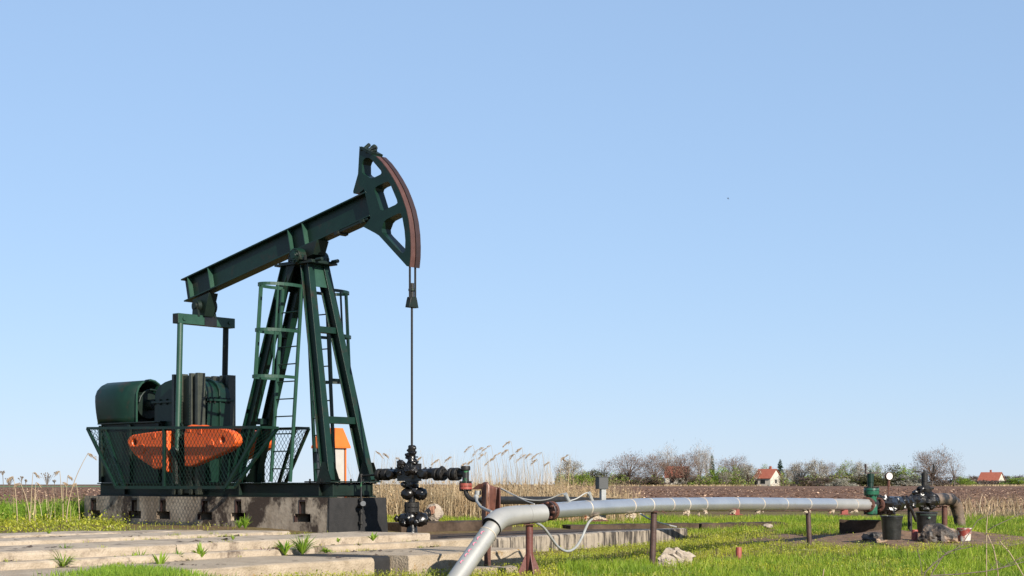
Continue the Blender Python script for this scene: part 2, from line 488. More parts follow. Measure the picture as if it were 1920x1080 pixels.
M['leaf_dark'] = leaf_mat('conifer_needles', (0.012, 0.028, 0.012), (0.03, 0.055, 0.025), trans=0.1)
M['blossom'] = leaf_mat('blossom', (0.2, 0.19, 0.12), (0.55, 0.52, 0.43), (0.7, 0.66, 0.58), trans=0.3)
M['scrub'] = leaf_mat('brown_scrub', (0.1, 0.07, 0.05), (0.2, 0.145, 0.105), trans=0.2)
M['dandelion'] = mat('yellow_petals', (0.75, 0.48, 0.02), 0.7)
M['purple'] = mat('mauve_petals', (0.42, 0.34, 0.5), 0.8)

# ------------------------------------------------------------------ ground
EX, EY = 0.545, 0.839            # along the slab rows
NX, NY = 0.839, -0.545           # out of the slab faces
PD = (-3.12, 19.5)


def sl(p, q, z):
    return Vector((PD[0] + EX * p + NX * q, PD[1] + EY * p + NY * q, z))


def pq(X, Y):
    dx = X - PD[0]; dy = Y - PD[1]
    return EX * dx + EY * dy, NX * dx + NY * dy


def sstep(a, b, x):
    t = np.clip((x - a) / (b - a), 0, 1)
    return t * t * (3 - 2 * t)


def gz(X, Y):
    X = np.asarray(X, dtype=float); Y = np.asarray(Y, dtype=float)
    front = np.interp(Y, [15, 20, 23, 26, 29, 33, 38], [-0.2, -0.17, -0.19, -0.09, -0.03, 0.12, 0.23])
    front = front + 0.12 * sstep(-0.9, -3.0, X) * sstep(24, 21, Y)
    p, q = pq(X, Y)
    back = np.interp(q, [-4.2, -3.0, -1.7, -0.35, 0.0, 0.6], [0.255, 0.2, 0.12, 0.0, -0.1, -0.28])
    qe = np.where(p < 3.98, q, q + 1.05)
    wgt = sstep(1.75, 1.4, qe) * sstep(12.0, 10.5, p) * sstep(37, 33, Y)
    z = front * (1 - wgt) + back * wgt
    return z


rng = np.random.default_rng(7)


def grid_mesh(name, ys, half, ncol, zf, m, skip=None, kind='structure'):
    t = np.linspace(-1, 1, ncol)
    Y = np.repeat(np.array(ys), ncol).reshape(len(ys), ncol)
    X = np.array([half(y) for y in ys])[:, None] * t[None, :]
    Z = zf(X, Y)
    vs = np.stack([X, Y, Z], -1).reshape(-1, 3)
    fs = []
    for i in range(len(ys) - 1):
        for j in range(ncol - 1):
            if skip is not None and skip(X[i, j], Y[i, j]): continue
            a = i * ncol + j
            fs.append((a, a + 1, a + ncol + 1, a + ncol))
    me = bpy.data.meshes.new(name)
    me.from_pydata(vs.tolist(), [], fs)
    me.polygons.foreach_set('use_smooth', [True] * len(fs))
    me.materials.append(m)
    o = bpy.data.objects.new(name, me); COL.objects.link(o)
    o['kind'] = kind
    return o


def ground_material():
    m, nt, p = new_mat('meadow_soil')
    tc = N(nt, 'ShaderNodeTexCoord')
    n1 = N(nt, 'ShaderNodeTexNoise'); n1.inputs['Scale'].default_value = 0.55; n1.inputs['Detail'].default_value = 9; n1.inputs['Roughness'].default_value = 0.7
    nt.links.new(tc.outputs['Object'], n1.inputs['Vector'])
    r1 = N(nt, 'ShaderNodeValToRGB')
    r1.color_ramp.elements[0].position = 0.4; r1.color_ramp.elements[0].color = (0.10, 0.06, 0.034, 1)
    r1.color_ramp.elements[1].position = 0.55; r1.color_ramp.elements[1].color = (0.11, 0.10, 0.03, 1)
    nt.links.new(n1.outputs[0], r1.inputs[0])
    n2 = N(nt, 'ShaderNodeTexNoise'); n2.inputs['Scale'].default_value = 9; n2.inputs['Detail'].default_value = 8
    nt.links.new(tc.outputs['Object'], n2.inputs['Vector'])
    mx = N(nt, 'ShaderNodeMix', data_type='RGBA'); mx.inputs[0].default_value = 0.35
    r2 = N(nt, 'ShaderNodeValToRGB')
    r2.color_ramp.elements[0].position = 0.35; r2.color_ramp.elements[0].color = (0.06, 0.04, 0.025, 1)
    r2.color_ramp.elements[1].position = 0.65; r2.color_ramp.elements[1].color = (0.17, 0.115, 0.065, 1)
    nt.links.new(n2.outputs[0], r2.inputs[0])
    nt.links.new(r1.outputs[0], mx.inputs[6]); nt.links.new(r2.outputs[0], mx.inputs[7])
    nt.links.new(mx.outputs[2], p.inputs['Base Color'])
    p.inputs['Roughness'].default_value = 0.95; p.inputs['Specular IOR Level'].default_value = 0.1
    b = N(nt, 'ShaderNodeBump'); b.inputs['Strength'].default_value = 0.7; b.inputs['Distance'].default_value = 0.05
    nt.links.new(n2.outputs[0], b.inputs['Height']); nt.links.new(b.outputs[0], p.inputs['Normal'])
    return m


ys = list(np.arange(-30, 12, 3.0)) + list(np.arange(12, 40, 0.3)) + list(np.arange(40, 60, 1.5))
y = 60.0
while y < 7000:
    ys.append(y); y *= 1.12
grid_mesh('ground', ys, lambda y: max(16, 0.6 * y + 12), 110, gz, ground_material())

M['plough'] = mat('ploughed_soil', (0.15, 0.08, 0.052), 0.95, col2=(0.27, 0.165, 0.115), scale=1.1, amount=0.4, col3=(0.4, 0.28, 0.2), scale3=3.5, thr3=(0.58, 0.7), bump=1.0, bscale=6, spec=0.1)
M['far_green'] = mat('young_crop', (0.08, 0.145, 0.03), 0.9, col2=(0.13, 0.2, 0.045), scale=0.05, amount=0.5)
ys = []
y = 43.0
while y < 545:
    ys.append(y); y += max(0.16, y * 0.0048)
zn = {}


def zfield(X, Y):
    n = rng.random(X.shape)
    n2 = rng.random(X.shape)
    fur = 0.035 * np.sin(Y * 2 * np.pi / 1.4 + 0.6 * np.sin(X * 0.15))
    edge = sstep(43, 46, Y)
    return 0.235 + edge * (0.02 + 0.1 * (n ** 2) + 0.05 * n2 + fur)


grid_mesh('ploughed_field', ys, lambda y: 0.40 * y + 10, 330, zfield, M['plough'],
          skip=lambda X, Y: X < -0.15 * Y and Y > 335)
gf = MB()
gf.add([(-700, 330, 0.27), (-40, 330, 0.27), (-60, 700, 0.27), (-700, 700, 0.27)], [(0, 1, 2, 3)])
gf.add([(70, 500, 0.29), (480, 425, 0.4), (560, 640, 0.29), (70, 640, 0.29)], [(0, 1, 2, 3)])
o = gf.build('crop_field', M['far_green']); o['kind'] = 'structure'
gf = MB()
gf.add([(-1500, 701, 0.3), (1500, 701, 0.3), (2500, 1400, 0.5), (-2500, 1400, 0.5)], [(0, 1, 2, 3)])
o = gf.build('far_field', M['plough']); o['kind'] = 'structure'

# clods and straw on the field
nc = 75000
cy = 42 + 180 * rng.random(nc) ** 2.2
cx = (rng.random(nc) * 2 - 1) * (0.36 * cy + 4)
cs = rng.uniform(0.018, 0.06, nc) * (1 + cy / 150)
ang = rng.random(nc) * 6.283
tl = rng.uniform(0.1, 1.2, nc)
dx = np.stack([np.cos(ang), np.sin(ang), np.zeros(nc)], 1)
dy = np.stack([-np.sin(ang) * np.cos(tl), np.cos(ang) * np.cos(tl), np.sin(tl)], 1)
c = np.stack([cx, cy, 0.33 + 0.05 * rng.random(nc)], 1)
asp = rng.uniform(0.25, 0.7, nc)[:, None]
q = np.stack([c - dx * cs[:, None], c - dy * cs[:, None] * asp, c + dx * cs[:, None], c + dy * cs[:, None] * asp], 1).reshape(-1, 3)
o = tri_mesh('stubble_litter', q, 4, M['straw'])
tag(o, 'pale straw stubble and clods scattered over the brown ploughed field', 'straw')


# ------------------------------------------------------------------ concrete slabs
def slab(p0, p1, q0, q1, z, m, label, seed=0, group='stepped concrete slabs in front of the pump', th=0.5, front=0.02):
    mb = MB()
    nP = max(3, int((p1 - p0) / 0.1)); nQ = 3
    rnd = random.Random(seed)

    def jit(p, k): return front * (mnoise.noise(Vector((p * 1.3, k * 5.1 + seed, seed * 1.7))) + 0.9 * min(0, mnoise.noise(Vector((p * 5.3, k * 3.1, seed * 2.7))) + 0.12) + 0.35 * mnoise.noise(Vector((p * 11, k, seed))))
    top = []
    for i in range(nP + 1):
        p = p0 + (p1 - p0) * i / nP
        row = []
        for j, qq in enumerate((q0, (q0 + q1) / 2, q1 - 0.03, q1)):
            zz = z + 0.008 * mnoise.noise(Vector((p * 1.1, qq * 2, seed))) - (0.014 if j == 3 else 0)
            if j == 3: zz += jit(p, 2) * 0.6
            row.append(sl(p, qq + (jit(p, 1) if j >= 2 else 0), zz))
        qf = q1 + 0.004 + jit(p, 3) * 0.5
        row.append(sl(p, qf, z - 0.05)); row.append(sl(p, q1 + jit(p, 4) * 0.5, z - th))
        row.append(sl(p, q0, z - th))
        top.append(row)
    k = len(top[0])
    vs = [v for r in top for v in r]
    fs = []
    for i in range(nP):
        for j in range(k):
            fs.append((i * k + j, i * k + (j + 1) % k, (i + 1) * k + (j + 1) % k, (i + 1) * k + j))
    fs.append(tuple(range(k))); fs.append(tuple(range(nP * k, nP * k + k))[::-1])
    mb.add(vs, fs)
    return solo(mb, 'concrete_slab', m, label, 'concrete slab', sl((p0 + p1) / 2, (q0 + q1) / 2, z - th), group)


slab(-7.5, 0.35, -3.55, -2.70, 0.318, M['concrete'], 'topmost pale concrete slab, beside the yellow green weeds left of the pump', 1)
slab(0.38, 1.95, -3.5, -2.76, 0.300, M['found'], 'short stained concrete slab close along the pump foundation', 2)
slab(-8.5, -3.62, -2.66, -1.52, 0.288, M['concrete'], 'second highest concrete slab at the left edge, ending at a weedy gap', 3)
slab(-3.4, 2.5, -2.68, -1.62, 0.294, M['concrete'], 'second highest concrete slab in front of the T slotted foundation', 4)
slab(-9, -1.1, -1.6, -0.26, 0.247, M['concrete'], 'wide middle concrete slab at the left edge with dark flecks', 5)
slab(-1.085, 3.95, -1.58, -0.25, 0.25, M['concrete'], 'wide middle concrete slab ending beside the black wellhead', 6)
slab(-9, 1.1, -0.35, 0.0, 0.148, M['concrete'], 'narrow concrete step running left from the square gap with grass', 7)
slab(1.36, 4.95, -0.34, 0.0, 0.15, M['lichen'], 'narrow concrete step between the square gap and the silver pipe leg', 8)
slab(4.97, 11.6, -0.34, 0.0, 0.15, M['tar_drip'], 'long concrete step with black tar runs behind the hanging grey cable', 12)
slab(-8, 0.45, -0.1, 1.46, 0.07, M['lichen'], 'lowest concrete slab, left of the dark recess, grass along its foot', 9)
slab(0.465, 1.1, -0.12, 1.2, 0.066, M['black_paint_and_shade'], 'recessed piece in the lowest concrete slab, coloured dark for its shade', 10)  # plain concrete notch, coloured black for the shade in its recess
slab(1.115, 3.93, -0.11, 1.48, 0.07, M['lichen'], 'lowest concrete slab with orange lichen streaks, behind the silver pipe leg', 11)
# oil soaked pad and dark kerbs behind the step
mb = MB()
pts = [(3.97, -3.6), (4.6, -4.6), (6.2, -4.4), (8, -3.1), (9.8, -1.8), (11.2, -0.9), (11.5, -0.36), (8, -0.35), (3.97, -0.345)]
mb.prism(pts, [], lambda a, b, c: sl(a, b, c), 0.135, -0.3)
solo(mb, 'oily_pad', M['oily'], 'oil soaked dark concrete pad right of the wellhead, behind the long step', 'concrete pad', sl(7, -2, -0.3))


def kerb(p0, p1, wd, z0, z1, label, m=None, seed=0):
    mb = MB()
    p0 = Vector(p0); p1 = Vector(p1); n = 14
    d = (p1 - p0).normalized(); s = Vector((-d.y, d.x, 0))
    rows = []
    for i in range(n + 1):
        p = p0 + (p1 - p0) * i / n
        j = 0.02 * mnoise.noise(Vector((i * 0.9, seed, 3)))
        rows += [p + s * (wd / 2) + Vector((0, 0, z1 + j)), p - s * (wd / 2) + Vector((0, 0, z1 - 0.01 + j * 1.5)), p - s * (wd / 2 + j) + Vector((0, 0, z0)), p + s * (wd / 2) + Vector((0, 0, z0))]
    fs = []
    for i in range(n):
        for k in range(4): fs.append((i * 4 + k, i * 4 + (k + 1) % 4, i * 4 + 4 + (k + 1) % 4, i * 4 + 4 + k))
    fs += [(0, 1, 2, 3), (n * 4 + 3, n * 4 + 2, n * 4 + 1, n * 4)]
    mb.add(rows, fs)
    return solo(mb, 'concrete_kerb', m or M['oily'], label, 'kerb', (p0 + p1) / 2 + Vector((0, 0, z0)), 'dark oily kerbs behind the pad')


kerb((-1.95, 26.2, 0), (-0.15, 28.2, 0), 0.4, -0.2, 0.325, 'brown oil stained kerb behind the wellhead and below the boulder', seed=1)
kerb((1.0, 29.6, 0), (3.55, 31.2, 0), 0.3, -0.2, 0.20, 'dark kerb piece behind the hanging grey cable', seed=2)
kerb((3.6, 31.2, 0), (5.5, 32.5, 0), 0.3, -0.2, 0.19, 'black tarred kerb piece in the grass, ending right by the thin second post', seed=3)

# dirt patch around the valves
mb = MB()
n1, n2 = 50, 44
vs = []
for j in range(n2 + 1):
    for i in range(n1 + 1):
        X = 3.3 + 6.9 * i / n1; Y = 25.0 + 6.6 * j / n2
        e = math.hypot((X - 6.7 - 0.12 * (Y - 28)) / 2.95, (Y - 28.1) / 2.4)
        bumpz = 0.13 * math.exp(-((X - 6.75) / 0.75) ** 2 - ((Y - 28.7) / 0.6) ** 2) + 0.1 * math.exp(-((X - 8.2) / 0.8) ** 2 - ((Y - 29.3) / 0.6) ** 2)
        nz = mnoise.fractal(Vector((X * 0.9, Y * 0.9, 0)), 1.0, 2.0, 4)
        z = float(gz(X, Y)) + 0.05 * (1 - e + nz * 0.55) + bumpz + 0.02 * mnoise.noise(Vector((X * 4, Y * 4, 1)))
        if i in (0, n1) or j in (0, n2): z = float(gz(X, Y)) - 0.1
        vs.append((X, Y, z))
fs = [(j * (n1 + 1) + i, j * (n1 + 1) + i + 1, (j + 1) * (n1 + 1) + i + 1, (j + 1) * (n1 + 1) + i) for j in range(n2) for i in range(n1)]
mb.add(vs, fs, True)
o = mb.build('dirt_patch', M['dirt']); o['kind'] = 'structure'


def dirtmask(X, Y):
    return np.hypot((X - 6.7 - 0.12 * (Y - 28)) / 2.7, (Y - 28.0) / 1.8)

# ------------------------------------------------------------------ pump foundation
FZ0, FZ1 = 0.12, 0.74
uL = L(158, 960, -0.2).x
fo = thing('pump_foundation', 'long oil streaked concrete foundation with T shaped slots under the green pump', 'foundation',
           pw(-3, 0.43, FZ0), R(-40), origin=(-3, 0.43, FZ0))
outer = [(uL, FZ0), (0.1, FZ0), (0.1, FZ1), (uL, FZ1)]
holes = []
slots = MB(); liner = MB()
for i, x in enumerate((176, 252, 306, 384, 447, 567)):
    u = L(x, 950, -0.2).x
    a, b = 0.072, 0.185
    zt, zm, zb = FZ1 - 0.035, 0.485, 0.355
    holes.append([(u - a, zt), (u - a, zm), (u - b, zm), (u - b, zb), (u + b, zb), (u + b, zm), (u + a, zm), (u + a, zt)])
    liner.span((u - a - 0.008, -0.207, zm), (u - a + 0.006, -0.16, zt))
    if i % 2: liner.span((u - b - 0.006, -0.206, zb), (u - b + 0.014, -0.15, zm - 0.03))
    else: liner.span((u + b - 0.01, -0.206, zb), (u + b + 0.008, -0.15, zm - 0.03))
    liner.span((u - a + 0.008, -0.204, zt - 0.03), (u + a - 0.002, -0.17, zt - 0.004))
mb = MB()
mb.prism(outer, holes, lambda a, b, c: (a, c, b), -0.2, 0.1)
mb.build('front_wall', M['found'], fo)
mb = MB(); mb.span((uL + 0.01, 0.62, FZ0), (0.09, 1.02, FZ1 - 0.003)); mb.span((uL + 0.012, 0.103, FZ1 - 0.06), (0.088, 0.617, FZ1 - 0.004)); mb.span((uL + 0.013, 0.103, FZ0), (uL + 0.1, 0.617, FZ1 - 0.063)); mb.span((-0.15, 0.103, FZ0), (0.086, 0.617, FZ1 - 0.063)); mb.build('core', M['cavity_shade'], fo)  # interior coloured black for the shade seen through the slots
liner.build_each('slot_liner', M['rust_dark'], fo)
mb = MB()
mb.prism([(-0.215, FZ0 - 0.02), (1.09, FZ0 - 0.02), (1.045, FZ1 - 0.004), (-0.205, FZ1 - 0.002)], [], lambda a, b, c: (c, a, b), 0.103, 0.125)
e = mb.build('end_face', M['black_paint_and_shade'], fo); e['label'] = 'black painted end of the foundation'

# ------------------------------------------------------------------ pump jack
PJ = thing('oil_pump_jack', 'dark green nodding oil pump jack with a raised horse head, ladders and orange counterweights', 'oil pump',
           pw(-3, 0.43, 0.74), R(-40), origin=(-3, 0.43, 0.74))
G = M['green']; GD = M['green_dk']; GL = M['green_lt']

# base frame
bf = MB()
for v in (0.0, 0.86):
    bf.hbeam((-6.05, v, 0.86), (0, v, 0.86), 0.16, 0.235, (0, 0, 1), 0.022)
for u in (-6.0, -4.3, -2.62, -1.4):
    bf.bar((u, 0.02, 0.86), (u, 0.84, 0.86), 0.12, 0.19)
bf.bar((-0.05, 0.012, 0.862), (-0.05, 0.848, 0.862), 0.05, 0.185)
bf.span((-0.55, -0.11, 0.979), (0.06, 1.0, 1.0))
for x in (450, 600, 660, 235):
    u = L(x, 920, -0.05).x
    if u < 0: bf.span((u - 0.012, -0.078, 0.77), (u + 0.012, -0.012, 0.955))
base = bf.build('base_frame', GD, PJ, 0.004)
bo = MB()
for (u, v) in ((0.03, 0.1), (0.03, 0.35), (0.03, 0.62), (0.03, 0.9), (-0.45, -0.08), (-0.2, -0.08)):
    bo.cyl((u, v, 0.955), (u, v, 1.035), 0.016, n=6)
bo.build_each('anchor_bolt', M['black'], base)

# samson post legs
legs = {'a': ((-2.63, 0.25, 0.98), (-1.36, 0.27, 4.5)), 'b': ((-2.58, 0.61, 0.98), (-1.36, 0.59, 4.5)),
        'c': ((-0.12, 0.0, 1.0), (-0.89, 0.26, 4.5)), 'd': ((-0.1, 0.86, 1.0), (-0.89, 0.6, 4.5))}


def legpt(k, z):
    p0, p1 = map(Vector, legs[k])
    return p0 + (p1 - p0) * ((z - p0.z) / (p1.z - p0.z))


for k, (p0, p1) in legs.items():
    mb = MB()
    mb.hbeam(p0, p1, 0.13, 0.19, (1, 0, 0), 0.02)
    lg = mb.build('leg', G, PJ, 0.003)
    g = MB()
    b = Vector(p0)
    sx = 1
    for dv in (-0.09, 0.09):
        g.add([b + Vector((0.16, dv, 0)), b + Vector((-0.16, dv, 0)), b + Vector((-0.05 if k in 'cd' else 0.1, dv, 0.3)), b + Vector((0.03 if k in 'cd' else 0.16, dv, 0.3))], [(0, 1, 2, 3)])
        g.add([b + Vector((0.16, dv + 0.012, 0)), b + Vector((-0.16, dv + 0.012, 0)), b + Vector((-0.05 if k in 'cd' else 0.1, dv + 0.012, 0.3)), b + Vector((0.03 if k in 'cd' else 0.16, dv + 0.012, 0.3))], [(0, 1, 2, 3)])
    g.build('foot_gusset', GD, lg)
for z, a, b, h in ((3.43, 'c', 'd', 0.1), (1.97, 'c', 'd', 0.11), (3.42, 'a', 'b', 0.1), (2.0, 'a', 'b', 0.1)):
    mb = MB()
    pa, pb = legpt(a, z), legpt(b, z)
    mb.bar(pa + Vector((0.0, 0.03, 0)), pb - Vector((0, 0.03, 0)), 0.13, h)
    mb.build('cross_brace', G, PJ, 0.004)
mb = MB()
mb.span((-1.56, 0.16, 4.5), (-0.66, 0.72, 4.535))
mb.span((-1.5, 0.2, 4.536), (-0.72, 0.66, 4.56))
for z in (4.52,):
    for v in (0.25, 0.6): mb.cyl((-0.66, v, 4.545), (-0.52, v, 4.55), 0.03)
tp = mb.build('top_plate', GD, PJ, 0.004)
mb = MB()
for u0, u1 in ((-0.83, -0.78), ):
    mb.add([(u0, 0.27, 4.5), (u0, 0.59, 4.5), (u0 + 0.09, 0.64, 4.13), (u0 + 0.09, 0.22, 4.13)], [(0, 1, 2, 3)])
    mb.add([(u0 - 0.02, 0.27, 4.5), (u0 - 0.02, 0.59, 4.5), (u0 + 0.07, 0.64, 4.13), (u0 + 0.07, 0.22, 4.13)], [(0, 1, 2, 3)])
mb.build('head_plate', GL, PJ)['label'] = 'worn pale plate between the legs'
mb = MB()
mb.add([(-1.45, 0.27, 4.5), (-1.45, 0.59, 4.5), (-1.58, 0.62, 4.12), (-1.58, 0.24, 4.12)], [(0, 1, 2, 3)])
mb.add([(-1.43, 0.27, 4.5), (-1.43, 0.59, 4.5), (-1.56, 0.62, 4.12), (-1.56, 0.24, 4.12)], [(0, 1, 2, 3)])
mb.add([(-1.33, 0.21, 4.5), (-1.12, 0.21, 4.5), (-1.3, 0.2, 4.2)], [(0, 1, 2)])
mb.build('head_plate', GD, PJ)

# saddle bearing
for v0, v1 in ((0.1, 0.26), (0.6, 0.76)):
    mb = MB()
    c = L(552.4, 480, 0.15); uc, zc = c.x + 0.03, c.z
    mb.lathe((uc, v0 - 0.02, zc), (0, 1, 0), [(0, 0.055), (0.012, 0.055), (0.012, 0.085), (0.03, 0.085), (0.03, 0.12), (v1 - v0 - 0.02, 0.13), (v1 - v0 + 0.02, 0.13), (v1 - v0 + 0.02, 0.06)], 24)
    mb.span((uc - 0.13, v0 + 0.02, 4.56), (uc + 0.13, v1, zc))
    s = mb.build('saddle_bearing', M['green'], PJ, 0.004)
    bb = MB()
    for k in range(8):
        th = k * math.pi / 4
        bb.cyl((uc + 0.1 * math.cos(th), v0 - 0.012, zc + 0.1 * math.sin(th)), (uc + 0.1 * math.cos(th), v0 + 0.02, zc + 0.1 * math.sin(th)), 0.011, n=6)
    for du in (-0.19, 0.19): bb.cyl((uc + du, (v0 + v1) / 2, 4.55), (uc + du, (v0 + v1) / 2, 4.63), 0.022, n=6)
    bb.build_each('bearing_bolt', GD, s)
UC, ZC = uc, zc
mb = MB(); mb.cyl((UC, 0.26, ZC), (UC, 0.6, ZC), 0.07); mb.build('pivot_shaft', M['black'], PJ)

# walking beam
VB = 0.43
r0 = L(352, 545, VB); r1 = L(688, 388, VB)
ax = (r1 - r0).normalized(); up = Vector((-ax.z, 0, ax.x))
BD, BW = 0.41, 0.21
b0 = r0 - ax * 0.02; b1 = r1 + ax * 0.12
mb = MB()
mb.hbeam(b0, b1, BW, BD, up, 0.024)
beam = mb.build('walking_beam', G, PJ, 0.003)


def onbeam(u):
    return b0 + ax * ((u - b0.x) / ax.x)


for x, y in ((353, 545), (391, 527), (541, 452), (568, 440)):
    u = L(x, y, VB - 0.11).x
    c = onbeam(u)
    mb = MB()
    for s in (-1, 1):
        mb.bar(c + Vector((0, s * 0.0575, 0)) - up * (BD / 2 - 0.026), c + Vector((0, s * 0.0575, 0)) + up * (BD / 2 - 0.026), 0.092, 0.016, ax)
    mb.build('stiffener', M['green_br'] if False else GL, beam)
mb = MB()
c = onbeam(UC)
mb.prism([(-0.24, 0), (0.3, 0), (0.16, -0.2), (-0.16, -0.2)], [], lambda a, b, k: c + ax * a + up * (b - BD / 2 - 0.001) + Vector((0, k, 0)), -0.13, 0.13)
mb.build('saddle_bracket', GD, beam, 0.004)
mb = MB()       # clamps under the beam near the head
for x, y, s in ((629, 448, 0.035), (676, 425, 0.03)):
    u = L(x, y, VB - 0.1).x
    p = onbeam(u) - up * (BD / 2 + 0.03)
    mb.bar(p + Vector((0, -0.13, 0)), p + Vector((0, 0.1, 0)), 0.07, 0.05, up)
    mb.cyl(p + Vector((0, -0.15, -0.01)), p + Vector((0, -0.1, -0.01)), s)
p = onbeam(b1.x - 0.35) - up * (BD / 2 + 0.02)
mb.bar(p - ax * 0.35, p + ax * 0.3, 0.2, 0.03, up)
mb.build('head_clamp', GD, beam)

# horse head
VH0, VH1 = 0.33, 0.535
hp = lambda pts, k, ox, oy: [tuple(L(ox + a / k, oy + b / k, VH0)[i] for i in (0, 2)) for a, b in pts]
outl = hp([(352, 75), (375, 88), (410, 112), (446, 134), (480, 168), (513, 212), (545, 262), (575, 318), (600, 380), (620, 440), (634, 505), (643, 580), (646, 650), (645, 710), (639, 772), (625, 768), (600, 740), (465, 592), (440, 576), (372, 540), (415, 492), (400, 420), (378, 322), (350, 345), (317, 348), (315, 335), (343, 235)], 3.0857, 560, 250)
h1 = hp([(345, 430), (365, 370), (395, 332), (430, 320), (470, 325), (515, 360), (668, 540), (676, 575), (660, 603), (560, 652), (520, 664), (480, 660), (370, 600), (347, 570)], 9, 640, 260)
h2 = hp([(438, 330), (442, 315), (458, 303), (515, 278), (528, 290), (568, 385), (571, 402), (560, 413), (505, 438), (485, 447), (472, 440)], 3.0857, 560, 250)
h3 = hp([(488, 530), (494, 512), (508, 497), (575, 464), (590, 462), (600, 490), (612, 560), (617, 620), (615, 680), (603, 692), (590, 686), (495, 588), (482, 572), (480, 550)], 3.0857, 560, 250)
mb = MB()
mb.prism(outl, [h1, h2, h3], lambda a, b, c: (a, c, b), VH0, VH1)
head = mb.build('horse_head', G, PJ)
arc = outl[3:15]
fn = lambda a, b, c: (a, c, b)
cen = (UC, ZC)
for nm, v0, v1, dr, m_, lab in (('wireline_track', VH0 + 0.004, VH0 + 0.1, 0.012, M['rust_pale'], 'worn pinkish inner track'), ('wireline_track', VH1 - 0.095, VH1 + 0.006, 0.022, M['rust_dark'], 'dark brown outer track')):
    mb = MB()
    out2 = []
    for (a, b) in arc:
        d = Vector((a - cen[0], b - cen[1])).normalized()
        out2.append((a + d.x * dr, b + d.y * dr))
    inn = []
    for (a, b) in arc[::-1]:
        d = Vector((a - cen[0], b - cen[1])).normalized()
        inn.append((a - d.x * 0.012, b - d.y * 0.012))
    mb.prism(out2 + inn, [], fn, v0, v1)
    o = mb.build(nm, m_, head); o['label'] = lab
mb = MB()
for (x, y), r in (((688, 273.5), 0.03), ((699, 278), 0.05)):
    p = L(x, y + 4, 0.43)
    mb.cyl(p + Vector((0, -0.1, -0.06)), p + Vector((0.0, 0.05, 0.06)), r, n=10)
pa = L(687, 279, 0.43); pb = L(707, 290, 0.43)
mb.bar(pa, pb, 0.25, 0.04)
mb.ball(L(700, 281, 0.43), 0.06, 2, 0.3)
mb.tube([L(696, 281, 0.33), L(706, 277, 0.33)], 0.012, 6)
mb.build('rope_anchor', M['green_dk'], head)

# bridle, carrier bar and polished rod
RX = 772.3
for v, x in ((VB - 0.065, 768.5), (VB + 0.065, 778.5)):
    mb = MB()
    top = L(x, 498, v); bot = L(x, 560, v)
    bot.x = top.x
    mb.tube([top + Vector((0, 0, 0.12)), bot], 0.017, 6)
    mb.build('bridle_cable', M['black'], PJ)
RU = L(RX, 700, VB).x
zz = lambda y: L(RX, y, VB).z
mb = MB()
mb.prism([(-0.06, zz(557)), (0.06, zz(557)), (0.075, zz(563)), (0.105, zz(577)), (-0.105, zz(577)), (-0.075, zz(563))], [], lambda a, b, c: (c, VB + a, b), RU - 0.045, RU + 0.045)
mb.cyl((RU, VB, zz(546)), (RU, VB, zz(541)), 0.055)
mb.build('carrier_bar', GD, PJ, 0.006)
mb = MB()
mb.cyl((RU, VB, zz(531)), (RU, VB, zz(558)), 0.032)
mb.cyl((RU, VB, zz(577)), (RU, VB, zz(842)), 0.0175, n=10)
mb.build('polished_rod', M['black'], PJ)

# tail bearing, equalizer and pitman arms
te = L(383, 575, VB)
mb = MB()
mb.lathe((te.x, 0.2, te.z), (0, 1, 0), [(0, 0.06), (0.03, 0.06), (0.03, 0.1), (0.1, 0.11), (0.1, 0.07), (0.2, 0.07), (0.2, 0.15), (0.4, 0.15), (0.4, 0.07), (0.46, 0.07)], 22)
mb.prism([(-0.2, 4.33), (0.25, 4.42), (0.12, te.z), (-0.12, te.z)], [], lambda a, b, c: (te.x + a, c, b - 0.18), 0.33, 0.53)
mb.build('tail_bearing', GD, PJ, 0.004)
EQZ0, EQZ1 = 3.69, 3.86
EU = L(383, 605, VB).x
mb = MB()
for v in (0.24, 0.6):
    mb.prism([(-0.07, EQZ1 - 0.02), (0.1, EQZ1 - 0.02), (0.05, te.z + 0.02), (-0.05, te.z + 0.02)], [], lambda a, b, c: (te.x + a, c, b), v - 0.02, v + 0.02)
mb.build_each('bearing_bracket', GD, PJ)
mb = MB()
mb.span((EU - 0.08, VB - 0.62, EQZ0), (EU + 0.08, VB + 0.62, EQZ1))
eq = mb.build('equalizer_bar', GL, PJ, 0.006)
mb = MB(); mb.span((EU - 0.065, VB - 0.626, EQZ0 + 0.015), (EU + 0.065, VB - 0.615, EQZ1 - 0.015)); mb.build('end_opening_shade', M['black'], eq)  # black plate painted for the shade inside the open tube end
mb = MB()
mb.span((EU + 0.078, VB - 0.06, EQZ0 - 0.003), (EU + 0.084, VB + 0.21, EQZ1 + 0.002))
o = mb.build('grease_stain', M['oil'], eq)
mb = MB()
for v in (VB - 0.5, VB + 0.5): mb.cyl((EU + 0.07, v, (EQZ0 + EQZ1) / 2), (EU + 0.1, v, (EQZ0 + EQZ1) / 2), 0.035)
mb.build_each('pin_bolt', GL, eq)
pt = L(338, 612, VB - 0.55); pb_ = L(329, 845, -0.3)
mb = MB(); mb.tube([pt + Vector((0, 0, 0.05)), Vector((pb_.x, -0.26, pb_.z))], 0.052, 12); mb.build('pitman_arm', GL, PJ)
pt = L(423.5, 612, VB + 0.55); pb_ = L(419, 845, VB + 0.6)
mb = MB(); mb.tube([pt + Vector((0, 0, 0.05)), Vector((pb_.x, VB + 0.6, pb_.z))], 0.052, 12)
o = mb.build('pitman_arm', M['green_dk'], PJ)

